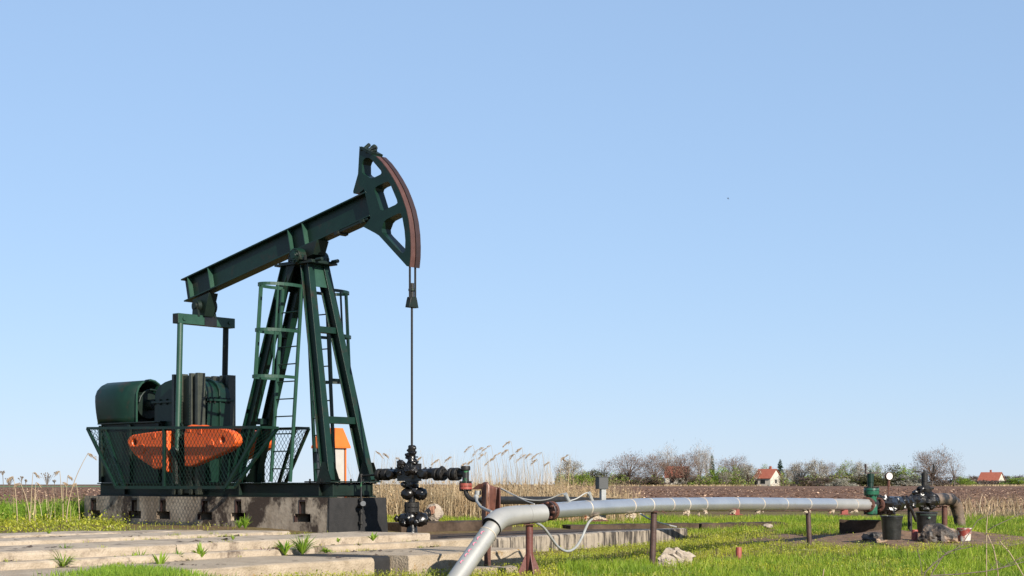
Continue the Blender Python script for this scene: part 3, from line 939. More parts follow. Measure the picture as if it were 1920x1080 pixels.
# cranks with toothed edges
for x0, x1, yt, yb, v0, v1 in ((322, 371, 702, 925, -0.16, 0.0), (384, 428.5, 706, 900, 0.62, 0.78)):
    a0 = L(x0, yt, v0); a1 = L(x1, yt, v0); zb = L((x0 + x1) / 2, yb, v0).z
    zt = a0.z
    mb = MB()
    wv = a1.x - a0.x
    mb.span((a0.x + 0.03, v0 + 0.05, zb), (a1.x - 0.03, v1 - 0.02, zt - 0.03))
    for s in (0, 1):
        e0 = a0.x if s == 0 else a1.x - 0.24
        e1 = a0.x + 0.24 if s == 0 else a1.x
        mb.span((e0, v0, zb - 0.02), (e0 + 0.07, v1, zt))
        mb.span((e1 - 0.07, v0, zb - 0.02), (e1, v1, zt))
        mb.span((e0 + 0.07, v0 + 0.1, zb), (e1 - 0.07, v1 - 0.01, zt - 0.01))
    ck = mb.build('crank_arm', M['rib'], PJ, 0.004)
    for s in (0, 1):
        mb = MB()
        ex = a0.x + 0.24 if s == 0 else a1.x - 0.24
        k = 0
        z = zb + 0.1
        while z < zt - 0.35:
            mb.span((ex - 0.02, v0 - 0.012, z), (ex + 0.03, v0 + 0.02, z + 0.022)); z += 0.048
        mb.build('tooth_rack', GD, ck)
    mb = MB()
    um = (a0.x + a1.x) / 2
    mb.cyl((um, v0 - 0.03, 1.55), (um, v1 + 0.04, 1.55), 0.17)
    mb.build('crank_hub', GD, ck)
# crank pin with an eye bolt hanging near the pitman foot
mb = MB()
c = L(331, 845, -0.24)
mb.lathe((c.x, -0.32, c.z), (0, 1, 0), [(0, 0.07), (0.03, 0.09), (0.1, 0.1), (0.16, 0.1)], 16)
for z in (0.1, 0.25, 0.4):
    th = [k * math.pi / 6 for k in range(13)]
    mb.tube([(c.x + 0.09 + 0.05 * math.cos(t), -0.22, c.z + z + 0.06 * math.sin(t)) for t in th], 0.015, 6)
mb.tube([(c.x, -0.27, c.z), (c.x + 0.02, -0.27, 0.95)], 0.06, 8)
mb.build('crank_pin', GD, PJ)

# counterweights: a pair of lobes on each crank
LL = [(296, 505), (299, 488), (308, 472), (330, 457), (400, 445), (480, 435), (552, 430), (552, 692), (520, 693), (514, 668), (470, 674), (440, 652), (372, 607), (338, 578), (312, 545)]
RL = [(655, 450), (672, 402), (700, 392), (735, 398), (768, 393), (802, 403), (860, 412), (905, 420), (945, 432), (970, 452), (982, 480), (982, 505), (968, 528), (925, 560), (850, 592), (740, 640), (692, 657), (660, 655)]
for du, v0, v1 in ((0, -0.33, -0.17), (-0.05, 0.79, 0.97)):
    for pts, holes_ in ((LL, ((342, 503, 18),)), (RL, ((900, 488, 18),))):
        ref = L(300, 840, -0.33)
        P = [tuple(L(150 + a / 3.373, 680 + b / 3.373, -0.33)[i] for i in (0, 2)) for a, b in pts]
        if du: P = [(a - 0.48, b) for a, b in P]
        hs = []
        for hx, hy, hr in holes_:
            c = L(150 + hx / 3.373, 680 + hy / 3.373, -0.33)
            cu = c.x - (0.48 if du else 0)
            hs.append([(cu + 0.06 * math.cos(k * math.pi / 5), c.z + 0.06 * math.sin(k * math.pi / 5)) for k in range(10)])
        mb = MB()
        mb.prism(P, hs, lambda a, b, c: (a, c, b), v0, v1)
        cw = mb.build('counterweight', M['orange'], PJ, 0.022)
        kk = MB()
        bx = (392, 545) if pts is LL else (826, 518)
        c = L(150 + bx[0] / 3.373, 680 + bx[1] / 3.373, -0.33)
        cu = c.x - (0.48 if du else 0)
        kk.lathe((cu, v0 - 0.012, c.z), (0, 1, 0), [(0, 0.05), (0.0, 0.085), (0.03, 0.09)], 18)
        for bx in (((468, 462), (455, 632)) if pts is LL else ((760, 432), (765, 600), (690, 420))):
            c = L(150 + bx[0] / 3.373, 680 + bx[1] / 3.373, -0.33)
            cu = c.x - (0.48 if du else 0)
            kk.span((cu - 0.04, v0 - 0.008, c.z - 0.05), (cu + 0.04, v0 + 0.05, c.z + 0.05))
        kk.build_each('clamp_lug', M['orange'], cw, 0.004)

# gearbox
g0 = L(291, 745, 0.12).x; g1 = L(414, 745, 0.4).x
zt = L(372, 710, 0.3).z; zs = L(372, 752, 0.3).z; zb = L(372, 905, 0.3).z
pts = [(g0, zb), (g1, zb), (g1, zs)]
for k in range(1, 12):
    th = math.pi * k / 12
    cx_ = (g0 + g1) / 2
    e_ = 0.75
    pts.append((cx_ + (g1 - g0) / 2 * math.copysign(abs(math.cos(th)) ** e_, math.cos(th)), zs + (zt - zs) * math.sin(th) ** e_))
pts.append((g0, zs))
mb = MB(); mb.prism(pts, [], lambda a, b, c: (a, c, b), 0.1, 0.62)
gb = mb.build('gearbox', M['green'], PJ, 0.05)
mb = MB()
for dz, e in ((0, 0.05), (-0.46, 0.04)):
    mb.span((g0 - e, 0.07, zs + dz - 0.02), (g1 + e, 0.65, zs + dz + 0.02))
ring = [(a + (0.035 if a > (g0 + g1) / 2 else -0.035), b + (0.035 if b > zs + 0.01 else 0)) for a, b in pts]
mb.prism(ring, [], lambda a, b, c: (a, c, b), 0.35, 0.38)
mb.build('casing_flange', M['green'], gb, 0.004)
mb = MB()
for k in range(9):
    u = g0 + (g1 - g0) * k / 8
    mb.cyl((u, 0.085, zs - 0.05), (u, 0.085, zs + 0.05), 0.015, n=6)
for v in (0.15, 0.25, 0.5, 0.58):
    mb.cyl((g1 + 0.025, v, zs - 0.05), (g1 + 0.025, v, zs + 0.05), 0.015, n=6)
mb.build_each('casing_bolt', M['black'], gb)
mb = MB()
mb.span((g1 - 0.5, 0.08, 0.985), (g1 + 0.02, 0.66, zs - 0.5))
for v in (0.1, 0.36, 0.6): mb.span((g1 + 0.022, v - 0.02, 1.0), (g1 + 0.1, v + 0.02, zs - 0.52))
mb.build('gearbox_stand', G, PJ, 0.004)

# motor hood
uL_ = L(186, 796, 0.0).x; uR_ = L(256, 795, 0.0).x
hz0 = L(186, 796, 0.0).z; hzt = L(274, 713, 0.3).z
mb = MB()
rings = []
nR = 18


def hood_ring(u0, bulge, slant, sh):
    out = []
    for k in range(nR + 1):
        t = k / nR
        if t < 0.25: s = t / 0.25; v = -bulge * math.sin(s * 1.57); z = hz0 + (hzt - 0.3 - hz0) * s
        elif t > 0.75: s = (1 - t) / 0.25; v = 0.6 + bulge * math.sin(s * 1.57); z = hz0 + (hzt - 0.3 - hz0) * s
        else:
            th = math.pi * (1 - (t - 0.25) / 0.5)
            v = 0.3 + (0.3 + bulge) * math.cos(th); z = hzt - 0.3 + 0.3 * math.sin(th)
        out.append(Vector((u0 + slant * (z - hz0), v * sh + 0.3 * (1 - sh), z if sh == 1 else hz0 + (z - hz0) * (0.5 + 0.5 * sh))))
    return out


rg = [hood_ring(uL_ - 0.1, 0.02, 0.0, 0.8), hood_ring(uL_ - 0.06, 0.06, -0.02, 0.95), hood_ring(uL_ + 0.02, 0.07, -0.03, 1), hood_ring(uL_ + 0.45, 0.035, 0, 1), hood_ring(uR_, 0.0, 0, 1)]
vs = [p for r in rg for p in r]
fs = []
m_ = nR + 1
for i in range(len(rg) - 1):
    for k in range(nR): fs.append((i * m_ + k, i * m_ + k + 1, (i + 1) * m_ + k + 1, (i + 1) * m_ + k))
fs.append(tuple(range(m_)))
mb.add(vs, fs, True)
hood = mb.build('motor_hood', G, PJ)
md = hood.modifiers.new('wall', 'SOLIDIFY'); md.thickness = 0.025; md.offset = -1
mb = MB()
mb.tube([Vector((uR_ + 0.004, p.y, p.z)) for p in rg[-1]], 0.018, 6); mb.build('hood_rim', GL, hood)
mb = MB()
mb.cyl((uR_ - 0.3, 0.28, hz0 + 0.33), (uR_ - 0.02, 0.28, hz0 + 0.33), 0.25)
mb.cyl((uR_ - 0.02, 0.28, hz0 + 0.33), (uR_ + 0.15, 0.28, hz0 + 0.33), 0.1)
for k in range(5): mb.tube([(uR_ + 0.06 , 0.28 + 0.27 * math.cos(t), hz0 + 0.33 + 0.27 * math.sin(t)) for t in [0.2 + j * 0.35 for j in range(9)]], 0.02, 6)
mb.span((uL_ + 0.1, 0.08, hz0 + 0.03), (uR_ - 0.3, 0.5, hz0 + 0.45))
mb.build('motor', GD, PJ, 0.006)
mb = MB()
ph = hz0 - 0.985
u0, u1 = L(187, 850, 0).x, L(300, 850, 0).x
mb.span((u0, 0.03, 0.9785), (u1, 0.8, hz0 - 0.005))
for u in (u0 + 0.03, u1 - 0.06, (u0 + u1) / 2): mb.span((u - 0.04, -0.02, 0.985), (u + 0.04, 0.028, hz0 - 0.02))
mb.span((u0 - 0.03, -0.03, hz0 - 0.004), (uR_ + 0.7, 0.83, hz0 + 0.02))
mb.bar((u0 + 0.1, 0.0, hz0 - 0.05), (u0 + 0.6, 0.0, 1.02), 0.03, 0.07)
mb.build('motor_stand', GD, PJ, 0.004)

# ladders with hooped cages
for side in (0, 1):
    vb, vt, sg = (-0.06, 0.16, -1) if side == 0 else (0.92, 0.70, 1)
    lt = L(530, 540, 0.16).x; rt = L(566, 540, 0.16).x; lb = L(508, 905, -0.06).x; rb = L(544, 905, -0.06).x
    zt, zb = 4.12, 0.99
    pt_ = lambda f, z: Vector(((lb + (rb - lb) * f) + ((lt + (rt - lt) * f) - (lb + (rb - lb) * f)) * (z - zb) / (zt - zb), vb + (vt - vb) * (z - zb) / (zt - zb), z))
    mb = MB()
    for f in (0, 1): mb.bar(pt_(f, zb), pt_(f, zt), 0.055, 0.03, (1, 0, 0))
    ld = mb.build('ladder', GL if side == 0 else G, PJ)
    z = 1.2
    while z < 4.0:
        mb = MB(); mb.cyl(pt_(0, z), pt_(1, z), 0.0115, n=6); mb.build('rung', G, ld); z += 0.281
    for i, z in enumerate((4.13, 3.4, 2.66)):
        p0, p1 = pt_(0, z), pt_(1, z)
        mid = (p0 + p1) / 2; hw = (p1.x - p0.x) / 2
        path = [p0]
        for k in range(17):
            th = math.pi * (1 - k / 16)
            path.append(mid + Vector((hw * 1.12 * math.cos(th), sg * (0.22 + 0.45 * math.sin(th)), 0)))
        path.append(p1)
        mb = MB()
        for a, b in zip(path[:-1], path[1:]): mb.bar(a, b, 0.012, 0.05)
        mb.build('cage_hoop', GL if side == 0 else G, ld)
    for th in (math.pi * 0.82, math.pi * 0.52, math.pi * 0.2, math.pi * 0.06)[:3 if side == 0 else 4]:
        pp = []
        for z in (4.15, 2.64):
            p0, p1 = pt_(0, z), pt_(1, z)
            mid = (p0 + p1) / 2; hw = (p1.x - p0.x) / 2
            pp.append(mid + Vector((hw * 1.1 * math.cos(th), sg * (0.215 + 0.45 * math.sin(th)), 0)))
        mb = MB(); mb.bar(pp[0], pp[1], 0.012, 0.036, (0, 1, 0)); mb.build('cage_strap', GL if side == 0 else G, ld)


# guards of expanded metal
def mesh_panel(P00, P10, P11, P01, du, dv, r):
    """bottom-left, bottom-right, top-right, top-left; diagonal wires clipped to the panel's outline"""
    mb = MB()
    P00, P10, P11, P01 = map(Vector, (P00, P10, P11, P01))
    o = P01; ex = (P11 - P01); W = ex.length; ex.normalize()
    dn = (P00 - P01); dn = dn - ex * dn.dot(ex); H = dn.length; dn.normalize()
    sl_ = (P00 - P01).dot(ex); sr_ = (P10 - P11).dot(ex)
    lo = lambda h: sl_ * h / H
    hi = lambda h: W + sr_ * h / H
    k = -int(H / dv) - 2
    slope = du / dv
    while k * du < W + H * slope + 1:
        for sgn in (1, -1):
            s0 = k * du
            seg = []
            for i in range(61):
                h = H * i / 60
                x = s0 + sgn * slope * h if sgn == 1 else s0 - slope * h
                if lo(h) - 1e-6 <= x <= hi(h) + 1e-6: seg.append((x, h))
            if len(seg) > 1:
                mb.bar(o + ex * seg[0][0] + dn * seg[0][1], o + ex * seg[-1][0] + dn * seg[-1][1], r, r, ex.cross(dn))
        k += 1
    return mb


def guard(pts, label, ret, vin):
    (tl, tr, br, bl) = pts
    gp = MB()
    gp.bar(tl, tr, 0.045, 0.045); gp.bar(bl, br, 0.045, 0.05); gp.bar(tl, bl, 0.045, 0.045, (1, 0, 0)); gp.bar(tr, br, 0.045, 0.045, (1, 0, 0))
    mt = tl + (tr - tl) * ret; mbm = bl + (br - bl) * ((mt.x - bl.x) / (br.x - bl.x))
    gp.bar(mt, mbm, 0.05, 0.045, (1, 0, 0))
    off = Vector((0, vin, 0))
    for a, b in ((tl, bl), (tr, br)):
        gp.bar(a + off, b + off * 0.5, 0.045, 0.045, (1, 0, 0))
        gp.bar(a, a + off, 0.04, 0.04); gp.bar(b, b + off * 0.5, 0.04, 0.04)
    g_ = gp.build('guard_frame', G, PJ)
    mesh_panel(bl, br, tr, tl, 0.09, 0.122, 0.005).build('guard_mesh', G, g_, weld=False)
    for a, b in ((tl, bl), (tr, br)):
        mesh_panel(b, b + off * 0.5, a + off, a, 0.09, 0.122, 0.005).build('guard_mesh', G, g_, weld=False)


VG = -0.5
guard([L(164, 803, VG), L(489, 801, VG), L(423, 914, VG), L(218, 914, VG)], '', 0.47, 0.36)
VG = 1.36
guard([L(163, 803, -0.5) + Vector((0.5, VG + 0.5, 0)), L(579, 803, VG), L(535, 906, VG), L(218, 914, -0.5) + Vector((0.5, VG + 0.5, 0))], '', 0.47, -0.3)

# ------------------------------------------------------------------ wellhead
OIL = M['oil']; BK = M['black']
WH = thing('wellhead', 'black oil coated wellhead cross with flanged arms standing right of the pump foundation', 'wellhead',
           pw(RU, VB, 0.27), R(-40), origin=(RU, VB, 0.27))
PX = 24.5 / F
lu = lambda x: L(x, 890, VB).x


def lump(mb, x, y, rx, ry, dv=0.0, seed=0, amp=0.25):
    c = L(x, y, VB)
    mb.ball((c.x, VB + dv, c.z), (rx * PX * 1.2, rx * PX * 1.1, ry * PX), seed, amp, 3.2, 18, 12)


def vflange(mb, y0, y1, r):
    mb.lathe((RU, VB, zz(y1)), (0, 0, 1), [(0, r * PX), ((y1 - y0) * 0.45 * PX, r * PX), ((y1 - y0) * 0.46 * PX, r * 0.85 * PX), ((y1 - y0) * 0.56 * PX, r * 0.85 * PX), ((y1 - y0) * 0.57 * PX, r * PX), ((y1 - y0) * PX, r * PX)], 20)


def ring_bolts(mb, c, axis, r, n, rb, ln):
    axis = Vector(axis); a = axis.cross(Vector((0.3, 0.2, 1))).normalized(); b = axis.cross(a)
    for k in range(n):
        t = 2 * math.pi * k / n
        p = Vector(c) + (a * math.cos(t) + b * math.sin(t)) * r
        mb.cyl(p - axis * ln / 2, p + axis * ln / 2, rb, n=6)


mb = MB()
mb.lathe((RU, VB, zz(880)), (0, 0, 1), [(0, 15 * PX), (8 * PX, 12 * PX), (16 * PX, 8 * PX), (24 * PX, 6.5 * PX), (25 * PX, 7 * PX), (44 * PX, 7 * PX), (45.5 * PX, 5 * PX)], 16)
mb.bar((RU - 0.11, VB, zz(857)), (RU + 0.11, VB, zz(857)), 0.04, 0.02)
for k in range(9): lump(mb, 771 + random.Random(k).uniform(-5, 5), 840 + k * 4.4, 5 + k * 0.55, 4, random.Random(k + 5).uniform(-0.04, 0.04), k, 0.3)
mb.build('stuffing_box', OIL, WH)
mb = MB()
c0 = L(752, 902, VB); c1 = L(783, 869, VB)
mb.span((c0.x + 0.02, VB - 0.11, c0.z), (c1.x - 0.02, VB + 0.11, c1.z))
for k in range(12): lump(mb, 758 + random.Random(k + 20).uniform(0, 24), 866 + random.Random(k + 31).uniform(0, 32), 7, 6, -0.08 + random.Random(k).uniform(-0.05, 0.05), k + 40, 0.35)
mb.build('cross_body', OIL, WH, 0.012)
# arms
for xa, xb, name in ((730, 754, 'l'), (788, 818, 'r')):
    mb = MB()
    mb.cyl((lu(xa), VB, zz(889)), (lu(xb), VB, zz(887)), 9.5 * PX)
    lump(mb, (xa + xb) / 2 - 3, 889, 10, 10, -0.03, 3)
    for x in ((734, 743) if name == 'l' else (798, 807)):
        mb.cyl((lu(x), VB, zz(884)), (lu(x), VB, zz(876)), 2 * PX, n=8)
    mb.cyl((lu((xa + xb) / 2), VB - 0.16, zz(888)), (lu((xa + xb) / 2), VB, zz(888)), 7 * PX)
    mb.build('wing_valve', OIL, WH)
for xa, xb, r in ((709, 716, 11.5), (720, 729, 11.5), (816, 823, 12), (826, 833, 12), (845, 851, 12), (853.5, 860, 12)):
    mb = MB()
    mb.lathe((lu(xa), VB, zz(889.5)), (1, 0, 0), [(0, r * 0.9 * PX), (0.01, r * PX), (lu(xb) - lu(xa) - 0.01, r * PX), (lu(xb) - lu(xa), r * 0.92 * PX)], 24)
    fl = mb.build('flange', BK, WH)
    mb = MB(); ring_bolts(mb, ((lu(xa) + lu(xb)) / 2, VB, zz(889.5)), (1, 0, 0), (r - 2.2) * PX, 8, 1.5 * PX, lu(xb) - lu(xa) + 0.03); mb.build_each('flange_bolt', BK, fl)
mb = MB()
mb.cyl((lu(716), VB, zz(889.5)), (lu(730), VB, zz(889.5)), 7 * PX)
mb.cyl((lu(816), VB, zz(889)), (lu(834), VB, zz(889.5)), 7 * PX)
mb.cyl((lu(833), VB, zz(889.5)), (lu(846), VB, zz(889.5)), 3.6 * PX)
mb.cyl((lu(851), VB, zz(889.5)), (lu(872), VB, zz(889.5)), 5 * PX)
lump(mb, 829, 879, 5, 5, 0, 9)
mb.build('arm_pipe', BK, WH)
# lower stack
mb = MB()
vflange(mb, 902, 912, 13)
mb.cyl((RU, VB, zz(945)), (RU, VB, zz(905)), 6 * PX)
for k in range(7): lump(mb, 763 + 5 * (k % 4), 908 + 3 * (k % 3), 7, 5, 0.05 * (k % 3 - 1), k + 60, 0.3)
mb.build('casing_collar', OIL, WH)
mb = MB()
lump(mb, 768, 926, 11.5, 11.5, -0.03, 71, 0.22); lump(mb, 784, 926, 10.5, 11.5, 0.06, 72, 0.25); lump(mb, 776, 920, 8, 9, 0.02, 73, 0.3)
mb.bar(L(754, 926, VB), L(795, 926, VB), 0.04, 0.04)
mb.build('casing_valve', OIL, WH)
mb = MB(); vflange(mb, 943, 960, 14); fl = mb.build('casing_flange', BK, WH)
mb = MB(); ring_bolts(mb, (RU, VB, zz(951.5)), (0, 0, 1), 12.5 * PX, 10, 1.8 * PX, 0.17); mb.build_each('flange_bolt', BK, fl)
mb = MB()
mb.cyl((RU, VB, 0.1), (RU, VB, zz(955)), 7 * PX)
lump(mb, 766, 975, 13.5, 13, -0.05, 81, 0.22); lump(mb, 784, 974, 13, 13, 0.05, 82, 0.22); lump(mb, 775, 972, 9, 12, -0.08, 83, 0.3)
for k in range(6): lump(mb, 757 + 7 * k, 972 + 4 * (k % 3), 4, 6, -0.16 + 0.02 * (k % 2), 90 + k, 0.3)
mb.cyl((RU, VB, 0.15), (RU, VB, zz(984)), 12 * PX, 9 * PX)
mb.build('casing_head', OIL, WH)
# tee, red flange and elbow on the right arm
tu = lu(873)
mb = MB(); mb.cyl((tu, VB, zz(906)), (tu, VB, zz(880)), 6.2 * PX); mb.build('tee_body', M['green_br'], WH)
mb = MB(); mb.lathe((tu, VB, zz(883)), (0, 0, 1), [(0, 7.5 * PX), (0.01, 8.6 * PX), (6 * PX, 8.8 * PX), (8.5 * PX, 8 * PX)], 10); mb.build('tee_cap', BK, WH)
for y0, y1 in ((906, 911), (912, 917)):
    mb = MB(); mb.lathe((tu, VB, zz(y1)), (0, 0, 1), [(0, 11.8 * PX), ((y1 - y0) * PX, 11.8 * PX)], 24)
    fl = mb.build('flange', M['red'], WH); fl['label'] = 'red painted flange'
mb = MB(); ring_bolts(mb, (tu, VB, zz(911.5)), (0, 0, 1), 9.6 * PX, 8, 1.8 * PX, 0.15); mb.build_each('flange_bolt', BK, fl)
mb = MB()
pts = []
for k in range(9):
    th = math.pi / 2 * k / 8
    pts.append((tu + 0.19 * (1 - math.cos(th)), VB, zz(917) - 0.01 - 0.15 * math.sin(th)))
pts.append((tu + 0.34, VB, pts[-1][2] - 0.002))
mb.tube(pts, 4.3 * PX, 12)
mb.build('outlet_elbow', BK, WH)
# bleed line with gauge in front of the foundation
mb = MB()
bu = lu(667) + 0.12
mb.tube([(lu(712), VB, zz(889.5)), (lu(690), VB, zz(891)), (bu, VB, zz(892))], 1.9 * PX, 8)
mb.cyl((bu, VB, zz(895)), (bu, VB, zz(888)), 4 * PX, n=10)
mb.build('bleed_line', BK, WH)
mb = MB(); mb.cyl((bu, VB, zz(934)), (bu, VB, zz(894)), 1.7 * PX, n=8); o = mb.build('bleed_riser', M['green_br'], WH)
mb = MB()
zb_ = 0.26
mb.cyl((bu, VB, zb_), (bu, VB, zz(934)), 2.6 * PX, n=8)
for y in (938, 946, 962, 982): mb.lathe((bu, VB, zz(y + 2.5)), (0, 0, 1), [(0, 5 * PX), (5 * PX, 5 * PX)], 8)
mb.cyl((bu - 0.05, VB - 0.02, zz(951)), (bu + 0.1, VB - 0.02, zz(947)), 3.6 * PX, n=10)
mb.build('bleed_standpipe', BK, WH)
mb = MB(); gp_ = Vector((bu + 0.1, VB - 0.05, zz(945))); mb.cyl(gp_, gp_ + Vector((0.035, -0.04, 0)), 5 * PX, n=18); mb.build('gauge', M['grey_sheet'], WH)

# ------------------------------------------------------------------ black flow line from the wellhead, behind the silver one
fl0 = pw(*pts[-1])
mb = MB()
mb.tube([fl0 + Vector((0.0, 0.0, 0)), at(905, 938, 24.0), at(1060, 938, 25.8), at(1235, 944, 27.4), at(1600, 947, 29.4)], [0.045, 0.062, 0.062, 0.062, 0.062], 14)
solo(mb, 'flow_pipe', BK, 'straight black steel pipe running behind the silver pipe from the rusty sheet', 'pipe', fl0)

# ------------------------------------------------------------------ silver pipeline
Yp = lambda x: 13.12 / (0.6876 - (x - 960) / F)
pipe_y = lambda x: np.interp(x, [1000, 1035, 1090, 1225, 1370, 1500, 1640], [960.5, 957.5, 953.5, 947, 944.8, 945.2, 946.5])
pp = lambda x, dy=0: at(x, pipe_y(x) + dy, Yp(x))
base_pt = at(990, 1100, 19.6)
SP = thing('silver_pipeline', 'long silver insulated pipeline on posts with a bent leg at its left end', 'pipeline', (base_pt.x, base_pt.y, -0.2))
joints = [1037, 1100, 1181, 1216, 1254, 1284, 1316, 1376, 1424, 1468, 1512, 1560, 1600, 1633]
for i, (a, b) in enumerate(zip(joints[:-1], joints[1:])):
    mb = MB()
    k = 4
    mb.tube([pp(a + (b - a) * j / k) for j in range(k + 1)], 0.1 - 0.0015 * (i % 2), 24)
    o = mb.build('pipe_jacket', M['alu'] if i < 11 else M['alu_paint'], SP)
    # overlap joint
    if i:
        mb = MB(); t = (pp(a + 2) - pp(a - 2)).normalized()
        mb.lathe(pp(a) - t * 0.011, t, [(0, 0.1), (0.003, 0.1018), (0.019, 0.1018), (0.022, 0.1)], 24)
        jb = mb.build('joint_band', M['band'], SP)
        if i in (1, 2, 5, 6, 8, 10, 11, 12, 7):
            mb = MB()
            for q_ in range(4):
                rr = random.Random(i * 9 + q_)
                mb.ball(pp(a) + Vector((rr.uniform(-0.06, 0.06), -0.04, -0.105 - 0.03 * rr.random())), (rr.uniform(0.012, 0.03), 0.015, rr.uniform(0.01, 0.035)), i * 7 + q_, 0.9, 2.5, 10, 7, flat=True)
            mb.build('foam_drip', M['foam'], jb, weld=False)
mb = MB()
mb.tube([pp(1034), pp(1042)], 0.085, 20)
mb.build('carrier_pipe', M['rust'], SP)
# bolted flange pair
for xa in (1022.5, 1030):
    mb = MB()
    t = (pp(1045) - pp(1035)).normalized()
    c = pp(1035) + t * ((xa - 1035) * 0.0085)
    mb.lathe(c, t, [(0, 0.115), (0.006, 0.12), (0.034, 0.12), (0.04, 0.115)], 26)
    fl = mb.build('pipe_flange', M['rust_dark'] if xa < 1025 else M['rust'], SP)
    mb = MB(); ring_bolts(mb, c - t * 0.0, t, 0.1, 8, 0.016, 0.075); mb.build_each('flange_bolt', M['rust'], fl)
# elbow and leg
el = [at(1019, 962.5, 19.6), at(990, 964.5, 19.45), at(968, 966, 19.33), at(950, 968.5, 19.2), at(937, 973, 19.1), at(928, 980, 19.0), at(922, 987, 18.95)]
mb = MB(); mb.tube(el, [0.112, 0.114, 0.117, 0.121, 0.125, 0.128, 0.128], 28, cap=False); ej = mb.build('elbow_jacket', M['alu_paint'], SP)
mb = MB(); dm_ = (el[-1] - el[-2]).normalized(); mb.lathe(el[-1] - dm_ * 0.004, dm_, [(0, 0.1), (0.008, 0.114), (0.009, 0.09)], 26); mb.build('mouth_shade_ring', M['cavity_shade'], ej)  # black ring in place of the shade between jacket and leg
mb = MB()
for k in (1, 3, 5):
    t = (el[k + 1] - el[k - 1]).normalized(); mb.lathe(el[k], t, [(0, 0.114 + 0.001 * k), (0.004, 0.1195), (0.012, 0.1195), (0.016, 0.114 + 0.001 * k)], 28)
mb.build('jacket_seam', M['alu_paint'], ej)
lg0, lg1 = at(929, 981, 19.0), at(848, 1096, 18.3)
lg1 = lg0 + (lg1 - lg0) * 1.12
d = (lg1 - lg0).normalized()
mb = MB(); mb.tube([lg0 - d * 0.1, lg0 + d * 0.2], 0.1, 26); mb.tube([lg0 + d * 0.2, lg0 + (lg1 - lg0) * 0.6, lg1], 0.108, 26)
leg = mb.build('leg_jacket', M['alu_paint'], SP)
mb = MB(); mb.lathe(lg0 + d * 0.195, d, [(0, 0.108), (0.004, 0.114), (0.014, 0.114), (0.018, 0.109)], 26); mb.build('jacket_seam', M['band'], leg)
# pink marker letters on the leg, small hooked strokes
mb = MB()
side = d.cross(Vector((0, 1, 0))).normalized()
if side.x > 0: side = -side
tow = Vector((0, -1, 0)); tow = (tow - d * tow.dot(d)).normalized()
for k, s in enumerate((0.3, 0.4, 0.5, 0.62, 0.7, 0.82)):
    pth = []
    for j in range(7):
        a_ = -2.0 + 3.4 * j / 6
        off_s = 0.55 + 0.18 * math.cos(a_) * (0.8 if k % 2 else 1)
        along = s + 0.026 * math.sin(a_)
        th = off_s
        nrm = (side * math.sin(th) + tow * math.cos(th))
        pth.append(lg0 + d * along + nrm * 0.1115)
    for a_, b_ in zip(pth[:-1], pth[1:]): mb.bar(a_, b_, 0.011, 0.0015, tow)
mb.build('marker_strokes', M['pink'], leg)
mb = MB()     # thermowells on top
for x0, x1, y0, y1 in ((1060, 1068, 926, 939.5), (1104, 1111, 924, 938)):
    p0 = at(x1, y1 + 2, Yp(x1)); p1 = at(x0, y0, Yp(x0))
    mb = MB(); mb.cyl(p0, p0 + (p1 - p0) * 0.8, 0.022, n=12); mb.cyl(p0 + (p1 - p0) * 0.8, p1, 0.027, n=12)
    mb.build('thermowell', M['conduit'], SP)
mb = MB()
for k in range(14):
    rr = random.Random(k)
    mb.ball(at(1108 + rr.uniform(0, 26), 971 + rr.uniform(-2, 3), Yp(1118)), (0.035, 0.03, 0.018), k, 0.5, 2.5, 10, 7, flat=True)
mb.build('foam_collar', M['foam'], SP, weld=False)
mb = MB(); mb.span(at(1110, 977.5, Yp(1112) - 0.05), at(1140, 975, Yp(1112) + 0.05)); mb.build('saddle_plate', M['rust'], SP)
for x in (1379, 1583):
    mb = MB(); c = at(x, 960, Yp(x)); mb.box(c, (0.11, 0.11, 0.075)); mb.box(c - Vector((0, 0, 0.04)), (0.2, 0.16, 0.008)); mb.build('red_shoe', M['peg'], SP, 0.004)
mb = MB(); c = at(1240, 958, Yp(1240)); mb.bar(c + Vector((-0.06, -0.07, 0.03)), c + Vector((0.06, -0.05, -0.03)), 0.04, 0.01); mb.build('bent_strap', M['rust'], SP)


# posts under it
def post(x, ytop, Y, r, label, gusset=False, m=None, lean=0.0):
    top = at(x, ytop, Y); zg = float(gz(top.x, Y)) - 0.06
    t = thing('pipe_support', label, 'post', (top.x, Y, zg), group='steel posts carrying the pipes')
    mb = MB(); mb.tube([(top.x + lean, Y, zg), (top.x, Y, top.z)], r, 16); mb.build('post_tube', m or M['rust_red'], t)
    mb = MB(); mb.box((top.x, Y, top.z + 0.006), (r * 2.8, r * 3.2, 0.012)); mb.build('saddle', M['rust'], t)
    if gusset:
        for a in (20, 110, 200, 290):
            dv = Vector((math.cos(R(a)), math.sin(R(a)), 0)); s_ = Vector((-dv.y, dv.x, 0)) * 0.006
            b = Vector((top.x, Y, zg))
            mb = MB()
            P = [b + dv * r * 0.9, b + dv * 0.2, b + dv * r * 1.0 + Vector((0, 0, 0.34))]
            mb.add([p + s_ for p in P] + [p - s_ for p in P], [(0, 1, 2), (5, 4, 3), (0, 1, 4, 3), (1, 2, 5, 4), (2, 0, 3, 5)])
            mb.build('gusset', M['rust_red'], t)
    return t


post(992.5, 984.5, 19.45, 0.045, 'thick red brown pipe post with triangular foot gussets below the silver elbow', True)
post(1226, 960.5, Yp(1225), 0.0435, 'slim dark brown pipe post left of the pair of broken rocks', m=M['rust_post'], lean=-0.025)
post(1515, 957, Yp(1515), 0.042, 'slim dark post under the silver pipe, right of the short red peg', m=M['rust_post'], lean=0.03)
